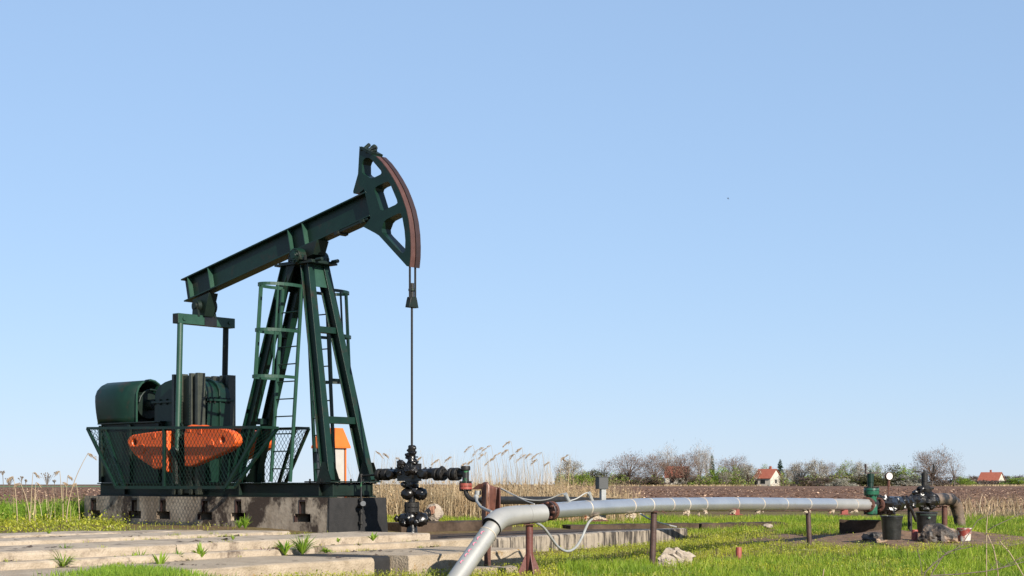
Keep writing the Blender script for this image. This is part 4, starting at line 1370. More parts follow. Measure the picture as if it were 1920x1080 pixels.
# rocks beyond, the valve manifold
MY = lambda x: Yp(x)
GV = thing('gate_valve', 'green gate valve with a crank handle at the right end of the silver pipe', 'valve', tuple(at(1634, 966, MY(1634))))
Ym = MY(1634); q1 = Ym / F
ctr = at(1634, 945, Ym)
tdir = (pp(1640) - pp(1600)).normalized()
mb = MB()
mb.lathe(at(1634, 966, Ym), (0, 0, 1), [(0, 8 * q1), (2 * q1, 10.5 * q1), (16 * q1, 11 * q1), (30 * q1, 9 * q1), (38 * q1, 11 * q1)], 20)
gvb = mb.build('valve_body', M['valve_green'], GV)
mb = MB()
mb.lathe(at(1634, 929, Ym), (0, 0, 1), [(0, 12 * q1), (2 * q1, 14 * q1), (8 * q1, 14.5 * q1), (8.5 * q1, 13 * q1), (9.5 * q1, 13 * q1), (9.6 * q1, 14.5 * q1), (14 * q1, 14 * q1)], 22)
bn = mb.build('bonnet', M['valve_green'], GV)
mb = MB(); ring_bolts(mb, at(1634, 921, Ym), (0, 0, 1), 12.3 * q1, 10, 1.7 * q1, 17 * q1); mb.build_each('bonnet_bolt', BK, bn)
mb = MB(); mb.lathe(at(1632, 916, Ym), (0, 0, 1), [(0, 6 * q1), (11 * q1, 5.6 * q1), (11.3 * q1, 6.4 * q1), (28 * q1, 6.4 * q1), (28.5 * q1, 2.5 * q1), (34 * q1, 2.2 * q1)], 16); mb.build('stem_housing', M['green'], GV)
mb = MB()
mb.bar(at(1623, 887, Ym - 0.02), at(1648, 886.5, Ym + 0.02), 0.03, 0.025)
mb.cyl(at(1623, 888, Ym), at(1623, 870, Ym), 0.016, n=8)
mb.build('handle', M['rust_dark'], GV)
for xa in (1626, 1645):
    mb = MB(); c = at(xa, pipe_y(xa), MY(xa)); mb.lathe(c - tdir * 0.02, tdir, [(0, 0.125), (0.005, 0.135), (0.045, 0.135), (0.05, 0.125)], 24)
    fl = mb.build('pipe_flange', M['rust'], GV); mb = MB(); ring_bolts(mb, c, tdir, 0.112, 8, 0.017, 0.11); mb.build_each('flange_bolt', M['rust'], fl)
mb = MB(); mb.cyl(at(1620, 961.5, Ym), at(1634, 961, Ym), 0.03, n=10); mb.cyl(ctr - tdir * 0.12, ctr + tdir * 0.12, 0.1); mb.build('drain_plug', M['black'], GV)

Y2 = MY(1733); q2 = Y2 / F
OP = thing('oily_manifold', 'tar black dripping pipe with a second gate valve, beside the tan pipe bend', 'valve', tuple(at(1690, 1000, MY(1690))))
mb = MB()
mb.tube([at(1646, 947, MY(1646)), at(1668, 946, MY(1668)), at(1700, 942, MY(1700)), at(1720, 942, MY(1720)), at(1752, 938, MY(1752))], [0.11, 0.15, 0.105, 0.1, 0.12], 16)
for k, (x, y, r) in enumerate(((1655, 948, 13), (1662, 950, 12), (1668, 954, 9), (1675, 946, 11), (1690, 943, 10), (1700, 941, 9), (1712, 938, 9), (1650, 940, 9), (1664, 958, 4), (1706, 946, 8))):
    mb.ball(at(x, y, MY(x) - 0.06), (r * q2 * 1.35, r * q2 * 1.1, r * q2 * 1.12), k + 11, 0.45, 3, 18, 12)
mb.build('oily_pipe', OIL, OP)
mb = MB()
mb.lathe(at(1733, 958, Y2), (0, 0, 1), [(0, 5 * q2), (3 * q2, 10 * q2), (18 * q2, 13 * q2), (32 * q2, 12 * q2)], 18)
for k, (x, y, r) in enumerate(((1724, 935, 9), (1740, 936, 12), (1733, 950, 9), (1738, 955, 5), (1748, 938, 9), (1722, 944, 6), (1726, 920, 7), (1718, 925, 6), (1745, 947, 7))):
    mb.ball(at(x, y, Y2 - 0.08), (r * q2 * 1.2, r * q2 * 1.1, r * q2 * 1.15), k + 33, 0.45, 3, 16, 11)
mb.build('oily_body', OIL, OP)
mb = MB()
mb.lathe(at(1735, 926, Y2), (0, 0, 1), [(0, 9 * q2), (4 * q2, 12 * q2), (10 * q2, 12.5 * q2), (13 * q2, 9 * q2), (16 * q2, 6.5 * q2)], 18)
for k in range(8): mb.ball(at(1735 + 13 * math.cos(k * 0.785), 916, Y2 + 13 * q2 * math.sin(k * 0.785)), 2.2 * q2, k, 0.2, 3, 8, 6)
mb.cyl(at(1735, 915, Y2), at(1751, 915, Y2), 2.4 * q2, n=10)
mb.build('bonnet', BK, OP)
mb = MB(); mb.lathe(at(1733.5, 914, Y2), (0, 0, 1), [(0, 5.6 * q2), (11 * q2, 5.4 * q2), (11.2 * q2, 6 * q2), (27 * q2, 6 * q2), (27.5 * q2, 2.5 * q2), (33 * q2, 2.2 * q2)], 16); mb.build('stem_housing', BK, OP)
mb = MB()
mb.bar(at(1716, 884.5, Y2), at(1751, 885.5, Y2), 0.03, 0.022); mb.bar(at(1715, 884.3, Y2), at(1723, 884.6, Y2), 0.04, 0.04)
mb.cyl(at(1750.5, 886, Y2), at(1750.5, 870.5, Y2), 0.02, n=8)
mb.build('handle', M['black'], OP)
mb = MB()
mb.tube([at(1690, 940, MY(1690) - 0.18), at(1702, 947, MY(1700) - 0.2), at(1710, 958, MY(1705) - 0.2), at(1716, 972, MY(1708) - 0.2), at(1719, 978, MY(1708) - 0.2)], 0.028, 10)
mb.build('drain_hose', M['bucket'], OP)
# pressure gauge
Yg = MY(1666)
PGt = thing('pressure_gauge', 'round white faced pressure gauge on a thin rusty stem between the two valves', 'gauge', tuple(at(1666, 938, Yg)))
mb = MB(); mb.cyl(at(1665.5, 938, Yg), at(1666, 908, Yg), 0.016, n=8); mb.cyl(at(1666, 911, Yg), at(1666.5, 901, Yg), 0.027, n=8); mb.build('stem', M['rust'], PGt)
c = at(1666.5, 893, Yg)
dv = Vector((0.28, -1, 0.0)).normalized()
mb = MB(); mb.lathe(c - dv * 0.03, dv, [(0, 0.06), (0.004, 0.068), (0.05, 0.07), (0.055, 0.064)], 26); gc = mb.build('case', M['rust'], PGt)
mb = MB(); mb.lathe(c + dv * 0.026, dv, [(0, 0.0625), (0.002, 0.0625)], 26); mb.build('dial', M['glass'], gc)
mb = MB(); mb.bar(c + dv * 0.03, c + dv * 0.03 + Vector((0.02, 0, 0.035)), 0.004, 0.002, dv); mb.build('needle', M['black'], gc)
# tan pipe with bend to the ground
Yb = MY(1790)
mb = MB()
P = [at(1750, 937, MY(1750)), at(1772, 935.5, MY(1772)), at(1782, 936.5, MY(1782)), at(1790, 943, MY(1788)), at(1794, 953, MY(1790)), at(1798, 970, MY(1791)), at(1804, 1004, MY(1791))]
TB = thing('bent_pipe', 'tar stained tan pipe bending down into the ground at the far right', 'pipe', tuple(P[-1]))
mb.tube(P[:3], 0.118, 20); mb.build('pipe_run', M['pipe_tan'], TB)
mb = MB(); mb.tube(P[2:], [0.115, 0.118, 0.118, 0.112, 0.11], 20); mb.build('pipe_bend', M['pipe_tan'], TB)
mb = MB()
for i in (0, 2): 
    t = (P[1] - P[0]).normalized(); mb.lathe(P[i] - t * 0.015, t, [(0, 0.119), (0.004, 0.126), (0.026, 0.126), (0.03, 0.119)], 20)
mb.build('wrap_edge', OIL, TB)
post(1706, 948, MY(1706) + 0.02, 0.045, 'black post under the oily pipe between the two black buckets', m=M['black'])
post(1771, 949, MY(1771), 0.055, 'thick rust brown post under the tan pipe bend', m=M['rust'])

# rusty square post with a draped rusty sheet
gx = at(914, 1066, 20.6)
t = thing('rusty_post', 'rusty square post with a bent rust brown sheet draped on its top', 'post', (gx.x, 20.6, float(gz(gx.x, 20.6)) - 0.05))
mb = MB(); zt_ = at(914, 912, 20.6).z; mb.box((gx.x, 20.6, (zt_ + t.location.z) / 2), (0.085, 0.085, zt_ - t.location.z)); mb.build('square_tube', M['rust'], t, 0.006)
mb = MB()
rows = []
for j in range(13):
    s = j / 12
    y_ = 910 + 50 * s
    row = []
    for i in range(15):
        f = i / 14
        x_ = 903 + 34 * f
        ytop = np.interp(f, [0, 0.12, 0.28, 0.45, 0.75, 1], [907, 904, 903.5, 909, 913, 914]) + (0 if f < 1 else 0)
        yy = ytop + (np.interp(f, [0, 0.4, 0.55, 0.75, 1], [986, 985, 968, 962, 966]) - ytop) * s
        depth = 20.45 - 0.07 * math.cos((f - 0.28) * 7) * (1 if f < 0.6 else 0.3) + 0.05 * math.sin(f * 9 + s)
        row.append(at(x_, yy, depth))
    rows.append(row)
vs = [p for r in rows for p in r]
mb.add(vs, [(j * 15 + i, j * 15 + i + 1, (j + 1) * 15 + i + 1, (j + 1) * 15 + i) for j in range(12) for i in range(14)], True)
sh = mb.build('draped_sheet', M['rust_sheet'], t); md = sh.modifiers.new('thick', 'SOLIDIFY'); md.thickness = 0.012
mb = MB(); mb.add([at(884, 918, 20.5), at(898, 907, 20.45), at(906, 907, 20.45), at(905, 917, 20.5)], [(0, 1, 2, 3)]); mb.add([at(884, 918, 20.55), at(898, 907, 20.6), at(906, 907, 20.6), at(905, 917, 20.55)], [(0, 1, 2, 3)])
mb.build('sheet_tongue', M['rust_sheet'], t)
mb = MB(); mb.tube([at(913.5, 906, 20.36), at(915, 912, 20.35), at(914.5, 930, 20.35), at(913, 950, 20.36), at(911.5, 968, 20.38)], [0.012, 0.024, 0.026, 0.022, 0.008], 8); mb.build('bare_ridge', M['rust_copper'], sh)

# cables
mb = MB()
mb.tube([at(893, 928, 20.5), at(894, 940, 20.3), at(901, 950, 19.9), at(912, 956, 19.5), at(922, 960, 19.2)], 0.018, 10)
mb.ball(at(893, 932, 20.45), 0.035, 3, 0.15); mb.cyl(at(896, 920, 20.5), at(896, 928, 20.5), 0.04)
solo(mb, 'conduit', M['conduit'], 'short grey conduit curving from the rusty post onto the silver elbow', 'cable', at(893, 940, 20.3))
mb = MB()
pts_ = [(1006, 980), (1018, 987), (1030, 1003), (1044, 1024), (1057, 1033), (1068, 1034), (1080, 1027), (1090, 1011), (1098, 991), (1104, 978), (1110, 974)]
cur = []
for i in range(len(pts_) - 1):
    for k in range(4):
        f = k / 4; cur.append((pts_[i][0] + (pts_[i + 1][0] - pts_[i][0]) * f, pts_[i][1] + (pts_[i + 1][1] - pts_[i][1]) * f))
cur.append(pts_[-1])
for _ in range(3): cur = [cur[0]] + [((a[0] + 2 * b[0] + c[0]) / 4, (a[1] + 2 * b[1] + c[1]) / 4) for a, b, c in zip(cur[:-2], cur[1:-1], cur[2:])] + [cur[-1]]
mb.tube([at(x, y, 19.5 + 1.1 * (x - 1006) / 104) for x, y in cur], 0.0165, 10)
solo(mb, 'cable', M['conduit'], 'grey armoured cable hanging in a deep loop below the silver pipe', 'cable', at(1063, 1034, 20.1))


def wire(pts, label, r=0.0075):
    mb = MB()
    cur = [Vector(p) for p in pts]
    for _ in range(2):
        nw = [cur[0]]
        for a, b in zip(cur[:-1], cur[1:]): nw += [a * 0.75 + b * 0.25, a * 0.25 + b * 0.75]
        cur = nw + [cur[-1]]
    mb.tube(cur, r, 6)
    solo(mb, 'wire', M['wire'], label, 'wire', cur[0])


wire([at(938, 915, 20.6), at(960, 926, 20.4), at(985, 939, 20.0), at(1002, 945, 19.75)], 'pale wire sloping from the rusty sheet down to the bolted flange')
wire([at(938, 916, 20.6), at(966, 931, 20.4), at(995, 938.5, 20.3), at(1025, 938, 20.2), at(1048, 928, 20.15), at(1057, 925, 20.1), at(1062, 929, Yp(1062))], 'pale wire looping across to the left metal stub on the silver pipe')
wire([at(1068, 939, Yp(1068) - 0.02), at(1082, 935, 20.3), at(1096, 925, 20.4), at(1102, 923.5, 20.5), at(1108, 930, Yp(1108))], 'short pale wire joining the two metal stubs on the silver pipe')
wire([at(1200, 963, 22.5), at(1222, 976, 22.4), at(1250, 984, 23.5), at(1268, 988, 25)], 'thin dark stiff wire passing behind the slim dark brown post', 0.012)

# junction box on its stub post
Yj = 21.2
t = thing('junction_box', 'dark grey electrical box on a short square post above the silver pipe', 'junction box', tuple(at(1128, 975, Yj)))
mb = MB(); c = at(1128.5, 906, Yj); q3 = Yj / F
Rm = Matrix.Rotation(R(25), 3, 'Z')
mb.box(c, (20 * q3, 15 * q3, 22 * q3), Rm); bx = mb.build('box', M['jbox'], t, 0.006)
mb = MB(); mb.box(c + Vector((0, 0, 11.5 * q3)), (22 * q3, 17 * q3, 1.3 * q3), Rm); mb.build('box_lid', M['jbox'], bx)
mb = MB(); mb.box(at(1130, 946, Yj), (9.5 * q3, 9.5 * q3, 60 * q3), Rm); mb.build('post', M['conduit'], t)

# ------------------------------------------------------------------ orange roofed cabinet behind the pump
Yc = 30.0
c0 = at(627, 900, Yc)
CB = thing('control_cabinet', 'grey metal control cabinet with a bright orange hipped roof behind the pump legs', 'cabinet', (c0.x, c0.y, 0.25), R(-40), origin=(0, 0, 0))
zc = lambda y: EYE - (y - HZ) / F * Yc - 0.25
CB.scale = (0.82, 0.82, 1)
mb = MB(); mb.span((-0.62, 0.012, 0.16), (-0.012, 0.33, zc(832))); mb.build('body', M['grey_sheet'], CB, 0.004)
mb = MB(); mb.span((-0.56, -0.006, zc(896)), (-0.03, 0.008, zc(867))); mb.span((-0.56, -0.006, zc(864)), (-0.03, 0.008, zc(838)))
dr = mb.build('door', M['grey_sheet'], CB, 0.003)
mb = MB(); mb.span((-0.09, -0.02, zc(880)), (-0.06, -0.007, zc(874))); mb.span((-0.09, -0.02, zc(850)), (-0.06, -0.007, zc(844))); mb.build('handle', M['black'], dr)
mb = MB(); mb.span((-0.008, 0.02, 0.18), (0.004, 0.3, zc(836))); o = mb.build('side_panel', M['white_sheet'], CB)
mb = MB(); mb.span((-0.03, 0.331, -0.05), (0.01, 0.372, zc(834))); mb.span((-0.62, 0.331, -0.05), (-0.58, 0.372, zc(834)))
mb.build('orange_post', M['orange_br'], CB)
mb = MB(); mb.span((-0.6, 0.03, -0.1), (-0.02, 0.31, 0.159)); mb.build('plinth', M['black'], CB)
zt_, ze = zc(802), zc(837)
mb = MB()
b4 = [(-0.7, -0.07), (0.07, -0.07), (0.07, 0.45), (-0.7, 0.45)]; t4 = [(-0.58, 0.07), (-0.04, 0.07), (-0.04, 0.31), (-0.58, 0.31)]
mb.add([(a, b, ze) for a, b in b4] + [(a, b, zt_) for a, b in t4] + [(a, b, ze - 0.03) for a, b in b4],
       [(0, 1, 5, 4), (1, 2, 6, 5), (2, 3, 7, 6), (3, 0, 4, 7), (4, 5, 6, 7), (8, 9, 1, 0), (9, 10, 2, 1), (10, 11, 3, 2), (11, 8, 0, 3), (11, 10, 9, 8)])
mb.build('roof', M['orange_br'], CB)


# ------------------------------------------------------------------ loose things by the valves
def bucket(x, ytop, ybot, wpx, label, m, name='bucket', handle=False, tilt=0):
    Y = (EYE - 0.03) / (ybot - HZ) * F
    Y = min(Y, 29.6)
    q = Y / F
    b = at(x, ybot, Y)
    h = (ybot - ytop) * q; r1 = wpx / 2 * q; r0 = r1 * 0.82
    t = thing(name, label, 'bucket', tuple(b))
    mb = MB()
    mb.lathe(b, (0, 0, 1), [(0.005, 0), (0, r0), (h * 0.84, r1 * 0.97), (h * 0.85, r1), (h, r1 * 1.03), (h * 1.005, r1 * 0.97), (h * 0.7, r1 * 0.9), (h * 0.62, 0)], 28)
    o = mb.build('bucket_shell', m, t)
    mb = MB(); mb.lathe(b + Vector((0, 0, h * 0.93)), (0, 0, 1), [(0, r1 * 1.02), (0.004, r1 * 1.07), (0.02, r1 * 1.07), (0.024, r1 * 1.02)], 28); mb.build('rim', m, t)
    return t, b, h, r1


b1 = bucket(1672, 967, 1012, 40, 'black oily bucket in front of the long grey concrete block', M['bucket'])
b2 = bucket(1737, 960, 1004, 39, 'black bucket with a pale green rope knot on its rim, behind the tarred rock', M['bucket'])
mb = MB()
_, bb, hh, rr_ = b2
for k in range(1):
    mb.tube([bb + Vector((rr_ * 1.05 * math.cos(a), rr_ * 1.05 * math.sin(a), hh * (0.88 - 0.05 * k * math.sin(a * 3)))) for a in [-2.4 + 1.6 * j / 8 for j in range(9)]], 0.004, 5)
mb.ball(bb + Vector((0, -rr_ * 1.05, hh * 0.76)), (0.025, 0.012, 0.02), 4, 0.5, 4, 10, 8)
mb.build('rope_knot', M['rope'], b2[0])
b3 = bucket(1808, 991, 1015, 27, 'small red bucket with peeling white paint at the foot of the tan pipe bend', M['bucket_w'])


def peg(x, ytop, ybot, wpx, Y, label):
    b = at(x, ybot, Y); q = Y / F
    mb = MB(); h = (ybot - ytop) * q
    mb.lathe(b - Vector((0, 0, 0.1)), (0, 0, 1), [(0, wpx / 2 * q), (h + 0.09, wpx / 2 * q), (h + 0.1, wpx / 2 * q * 0.9), (h + 0.1, wpx / 2 * q * 0.7), (h + 0.02, wpx / 2 * q * 0.68), (h + 0.02, 0)], 16)
    return solo(mb, 'marker_peg', M['peg'], label, 'peg', b - Vector((0, 0, 0.1)), 'short red pipe stubs sticking out of the grass')


peg(1385, 1026, 1055, 11.5, 23.4, 'short red pipe stub in the grass between the rocks and the second slim post')
peg(1715, 993, 1027, 12, 27.6, 'short red pipe stub standing in front of the black bucket and the tarred rock')


def rock(parts, label, m, name='rock', cat='rock', Yd=24):
    mb = MB()
    b = None
    for k, (x, y, rx, ry, seed, amp, Y) in enumerate(parts):
        q = Y / F; c = at(x, y, Y)
        if b is None: b = c - Vector((0, 0, ry * q))
        mb.ball(c, (rx * q, rx * q * 0.8, ry * q), seed, amp, 1.6, 22, 16, flat=True)
    return solo(mb, name, m, label, cat, b)


rock([(1640, 1013, 24, 15, 5, 0.4, 27.2)], 'low tan and black earth clod left of the red pipe stub', M['rock_tar'])
rock([(1762, 1010, 36, 26, 8, 0.3, 27.3), (1742, 1014, 20, 20, 12, 0.35, 27.2)], 'big tar stained rock between the red pipe stub and the small red bucket', M['rock_tar'])
rock([(814, 962, 17, 18, 21, 0.22, 27.3)], 'pale round boulder with a rust red patch, right of the wellhead foot', M['rock'])
mb = MB(); c = at(811, 955, 27.3 - 0.13); mb.prism([(-0.07, 0.03), (-0.02, 0.05), (0.05, 0.06), (0.06, 0.02), (0.03, 0.0), (0.04, -0.06), (-0.02, -0.09), (-0.03, -0.02)], [], lambda a, b, k: c + Vector((a, k, b)), -0.02, 0.05)
bo_ = [k for k in COL.objects if k.get('label', '').startswith('pale round boulder')][0]; ORG[bo_.name] = bo_.location.copy()
mb.build('rust_scrap', M['rust_copper'], bo_)
mb = MB()
Yr = 22.3; q = Yr / F
pol = [(1243, 1032), (1251, 1021), (1260, 1024), (1278, 1036), (1294, 1049), (1301, 1063), (1295, 1072), (1262, 1072), (1248, 1055)]
mb.prism([tuple(at(x, y, Yr)[i] for i in (0, 2)) for x, y in pol], [], lambda a, b, c: (a + 0.25 * (c - Yr) , c, b - 0.35 * abs(c - Yr - 0.03)), Yr - 0.1, Yr + 0.16)
mb.ball(at(1272, 1050, Yr - 0.03), (0.19, 0.14, 0.15), 6, 0.5, 2.2, 18, 12, flat=True)
solo(mb, 'rock', M['rock'], 'tall pointed pale piece of broken concrete leaning on a smaller rock', 'rock', at(1272, 1070, Yr))
rock([(1247, 1057, 20, 17, 33, 0.35, 22.0)], 'smaller grey brown rock leaning against the tall pale piece', M['rock'])


def block(x0, x1, y0, y1, Y, dep, label, m, rot=0, seed=0):
    a = at(x0, y1, Y); b = at(x1, y0, Y)
    c = Vector(((a.x + b.x) / 2, Y + dep / 2, (a.z + b.z) / 2 - 0.04))
    mb = MB(); n = 8
    sx, sz = (b.x - a.x), (b.z - a.z) + 0.08
    Rm = Matrix.Rotation(R(rot), 3, 'Z')
    vs = []; rr = lambda i, j, k: 0.02 * mnoise.noise(Vector((i * 0.8 + seed, j * 1.3, k * 2.1)))
    ring = [(-0.5, -0.5), (0.5, -0.5), (0.5, 0.5), (-0.5, 0.5)]
    for i in range(n + 1):
        for k, (j, l) in enumerate(ring):
            vs.append(c + Rm @ Vector(((i / n - 0.5) * sx + rr(i, k, 1) * 0.5, j * dep + rr(i, k, 2), l * sz + rr(i, k, 3))))
    fs = []
    for i in range(n):
        for k in range(4): fs.append((i * 4 + k, i * 4 + (k + 1) % 4, i * 4 + 4 + (k + 1) % 4, i * 4 + 4 + k))
    fs += [(0, 1, 2, 3), (n * 4 + 3, n * 4 + 2, n * 4 + 1, n * 4)]
    mb.add(vs, fs)
    return solo(mb, 'concrete_block', m, label, 'block', c - Vector((0, 0, sz / 2)))


block(1577, 1668, 975, 1000, 29.4, 0.22, 'long grey oil stained concrete block behind the left black bucket', M['oily'], -12, 1)
block(876, 968, 1064, 1090, 19.9, 0.35, 'lichen spotted concrete block under the rusty square post at the bottom edge', M['lichen'], 6, 2)
block(1176, 1232, 1064, 1080, 21.6, 0.2, 'low broken dark concrete slab at the foot of the slim brown post', M['rock'], 5, 3)
rock([(1515, 1034, 24, 5, 44, 0.4, 25.7)], 'flat pale gravel heap around the foot of the second slim post', M['rock'], 'gravel_heap', 'gravel')
rock([(1440, 986, 9, 4, 47, 0.3, 31.5)], 'small pale stone at the right end of the black kerb', M['rock'], 'stone', 'stone')

# ------------------------------------------------------------------ grass, weeds, reeds
def vnoise(X, Y, sc_, seed):
    return np.array([mnoise.fractal(Vector((x * sc_, y * sc_, seed)), 1.0, 2.0, 3) for x, y in zip(X, Y)])


def sample(n, y0, y1, seed, k=0.345):
    r = np.random.default_rng(seed)
    Y = np.sqrt(y0 ** 2 + (y1 ** 2 - y0 ** 2) * r.random(n))
    X = (r.random(n) * 2 - 1) * (k * Y + 0.6)
    return X, Y, r


def slabmask(X, Y):
    """True where concrete covers the ground"""
    p, q = pq(X, Y)
    m = (q < 1.52) & (q > -3.6) & (p < 3.95)
    m |= (q < 0.02) & (q > -3.6) & (p < 4.2)
    m |= (q < 0.02) & (q > -0.36) & (p < 11.6)
    m |= (p > 3.9) & (p < 11.5) & (q < -0.3) & (q > -4.3 + 0.5 * np.maximum(0, p - 6.2))
    # pump foundation
    dx = X - CX; dy = Y - CY
    u = CO * dx - SI * dy; v = SI * dx + CO * dy
    m |= (u > uL - 0.05) & (u < 0.12) & (v > -0.22) & (v < 1.05)
    return m


def blades(name, X, Y, h, wd, lean, m, r, label, cat, z=None, seg=2):
    n = len(X)
    a = r.random(n) * 6.283
    la = r.random(n) * 6.283
    l = lean * r.random(n) * h
    Z = gz(X, Y) if z is None else z
    Z = Z - 0.01
    b = np.stack([X, Y, Z], 1)
    s = np.stack([np.cos(a), np.sin(a), np.zeros(n)], 1) * (wd / 2)[:, None]
    dl = np.stack([np.cos(la) * l, np.sin(la) * l, np.zeros(n)], 1)
    mid = b + dl * 0.35 + np.stack([np.zeros(n), np.zeros(n), h * 0.6], 1)
    tip = b + dl + np.stack([np.zeros(n), np.zeros(n), h], 1)
    q = np.stack([b - s, b + s, mid + s * 0.7, mid - s * 0.7, tip], 1).reshape(-1, 3)
    me = bpy.data.meshes.new(name)
    me.vertices.add(5 * n); me.loops.add(7 * n); me.polygons.add(2 * n)
    me.vertices.foreach_set('co', q.astype(np.float32).ravel())
    li = (np.arange(n)[:, None] * 5 + np.array([0, 1, 2, 3, 3, 2, 4])[None, :]).astype(np.int32)
    me.loops.foreach_set('vertex_index', li.ravel())
    me.polygons.foreach_set('loop_start', (np.arange(n)[:, None] * 7 + np.array([0, 4])[None, :]).astype(np.int32).ravel())
    me.update(calc_edges=True)
    me.materials.append(m)
    o = bpy.data.objects.new(name, me); COL.objects.link(o)
    o['kind'] = 'stuff'
    return tag(o, label, cat)


def leaves(name, X, Y, z, size, m, r, label=None, cat=None, kind='stuff', tilt=1.2):
    n = len(X)
    a = r.random(n) * 6.283; t = r.random(n) * tilt
    c = np.stack([X, Y, z], 1)
    d1 = np.stack([np.cos(a) * np.cos(t), np.sin(a) * np.cos(t), np.sin(t)], 1) * size[:, None]
    d2 = np.stack([-np.sin(a), np.cos(a), np.zeros(n)], 1) * (size * 0.45)[:, None]
    q = np.stack([c - d1 * 0.5, c + d2, c + d1, c - d2], 1).reshape(-1, 3)
    o = tri_mesh(name, q, 4, m, kind)
    return tag(o, label, cat)


X, Y, r = sample(450000, 15.0, 36, 11)
keep = ~slabmask(X, Y)
X, Y = X[keep], Y[keep]
nz = vnoise(X, Y, 0.55, 1.0)
nz2 = vnoise(X, Y, 1.7, 5.0)
p_, q_ = pq(X, Y)
left = (q_ < -3.4) & (Y < 33) & (X < -1.5)
frontL = (q_ > 1.45) & (X < 0.6)
bound = 22.6 + 0.55 * np.maximum(0, X - 1.5) + 0.9 * nz
isgrass = (Y < bound) & (X > 0.75 + 0.4 * nz)
isgrass |= (Y > 30.3 + 0.5 * nz) & ~left
isgrass |= (X > 8.8) & (nz > -0.25) & (Y > 25)
isgrass |= frontL & (X < -3.6) & (nz2 > -0.3)
dm = dirtmask(X, Y) + 0.45 * nz2
u01 = r.random(len(X))
bare = (dm < 1.0) & (u01 > 0.06)
isle = (nz2 + 0.2 * r.standard_normal(len(X)) > -0.5)
swap = isgrass & ~bare & (nz + 0.5 * nz2 > 0.18) & (u01 > 0.35)
gm = isgrass & ~bare & isle & ~swap
cm = (~isgrass | swap) & ~bare & (nz2 + 0.25 * r.standard_normal(len(X)) > -0.36)
# thin strip right at the pump's long side stays bare brown
dxx = X - CX; dyy = Y - CY
uu_ = CO * dxx - SI * dyy; vv_ = SI * dxx + CO * dyy
foot = (vv_ < -0.2) & (uu_ > -5.0) & (uu_ < 3) & left
cm &= ~(foot & (r.random(len(X)) > 0.05)); gm &= ~foot
gX, gY = X[gm], Y[gm]
hh = r.uniform(0.03, 0.13, len(gX)) * (1 + 0.9 * np.clip(nz2[gm], -0.7, 0.9))
blades('green_grass', gX, gY, hh, r.uniform(0.006, 0.012, len(gX)), 0.7, M['grass'], r, 'fresh green grass in the foreground and behind the pad', 'grass')
cX, cY = X[cm], Y[cm]
n = len(cX)
z0 = gz(cX, cY)
hz_ = 0.02 + 0.075 * r.random(n) ** 1.4 * (1 + 0.6 * np.clip(nz2[cm], -0.5, 1))
leaves('ground_cover', cX, cY, z0 + hz_, r.uniform(0.008, 0.022, n), M['cover'], r, 'low yellow green weeds carpeting the ground between the slabs and the pipe', 'weeds')
sel = r.random(n) < 0.3
blades('weed_stems', cX[sel], cY[sel], r.uniform(0.04, 0.12, sel.sum()), r.uniform(0.006, 0.011, sel.sum()), 0.5, M['cover'], r, 'thin flowering weed stems standing in the ground cover', 'weeds')

# grass patch creeping over the lowest slab at the bottom left
r = np.random.default_rng(77)
n = 6000
Y = r.uniform(14.9, 16.7, n); px = r.normal(245, 80, n)
X = (px - 960) / F * Y
edge_ = 16.75 - 0.55 * np.abs(vnoise(px * .02, Y, 1.0, 2.0)) - 0.011 * np.maximum(0, np.abs(px - 240) - 40)
ok = Y < edge_ - 0.35 * r.random(n) * vnoise(px * .09, Y * 3, 1.0, 8.0)
X, Y = X[ok], Y[ok]
blades('green_grass', X, Y, r.uniform(.02, .085, len(X)), r.uniform(.005, .009, len(X)), .9, M['weed'], r, 'bright green grass patch creeping over the lowest slab at the bottom left', 'grass', z=np.full(len(X), .075))
# tall weeds on the bank at the left
r = np.random.default_rng(5)
n = 46000
X = r.uniform(-11.5, -6.0, n); Y = r.uniform(24.5, 33, n)
u = CO * (X - CX) - SI * (Y - CY); v = SI * (X - CX) + CO * (Y - CY)
nn = vnoise(X, Y, 0.5, 9.0)
ok = ((u < uL - 0.15) | (v > 1.3)) & (nn > -0.3) & (X / Y < -0.262)
X, Y, nn = X[ok], Y[ok], nn[ok]
h = r.uniform(0.14, 0.5, len(X)) * (0.8 + 0.7 * np.clip(nn, -0.3, 0.8))
blades('tall_weeds', X, Y, h, r.uniform(0.008, 0.018, len(X)), 0.5, M['weed'], r, 'tall green weeds on the bank left of the foundation', 'weeds', z=gz(X, Y))
k = 16000
i_ = r.integers(0, len(X), k)
leaves('weed_leaves', X[i_] + r.normal(0, .04, k), Y[i_] + r.normal(0, .04, k), gz(X[i_], Y[i_]) + h[i_] * r.uniform(0.2, 1, k), r.uniform(0.02, 0.05, k), M['weed'], r, 'broad leaves among the tall weeds left of the foundation', 'weeds')
n = 9000
X = r.uniform(-11.5, -5.4, n); Y = r.uniform(21.5, 28, n)
u = CO * (X - CX) - SI * (Y - CY); v = SI * (X - CX) + CO * (Y - CY); p, q = pq(X, Y)
ok = (q < -3.55) & ((u < uL - 0.05) | (v < -0.5)) & (X / Y < -0.235 - 0.02 * r.random(n))
X, Y = X[ok], Y[ok]
leaves('flowering_weeds', X, Y, gz(X, Y) + r.uniform(0.03, 0.26, len(X)) * r.random(len(X)), r.uniform(0.015, 0.04, len(X)), M['cover'], r, 'yellow green flowering weeds along the topmost slab at the left', 'weeds')

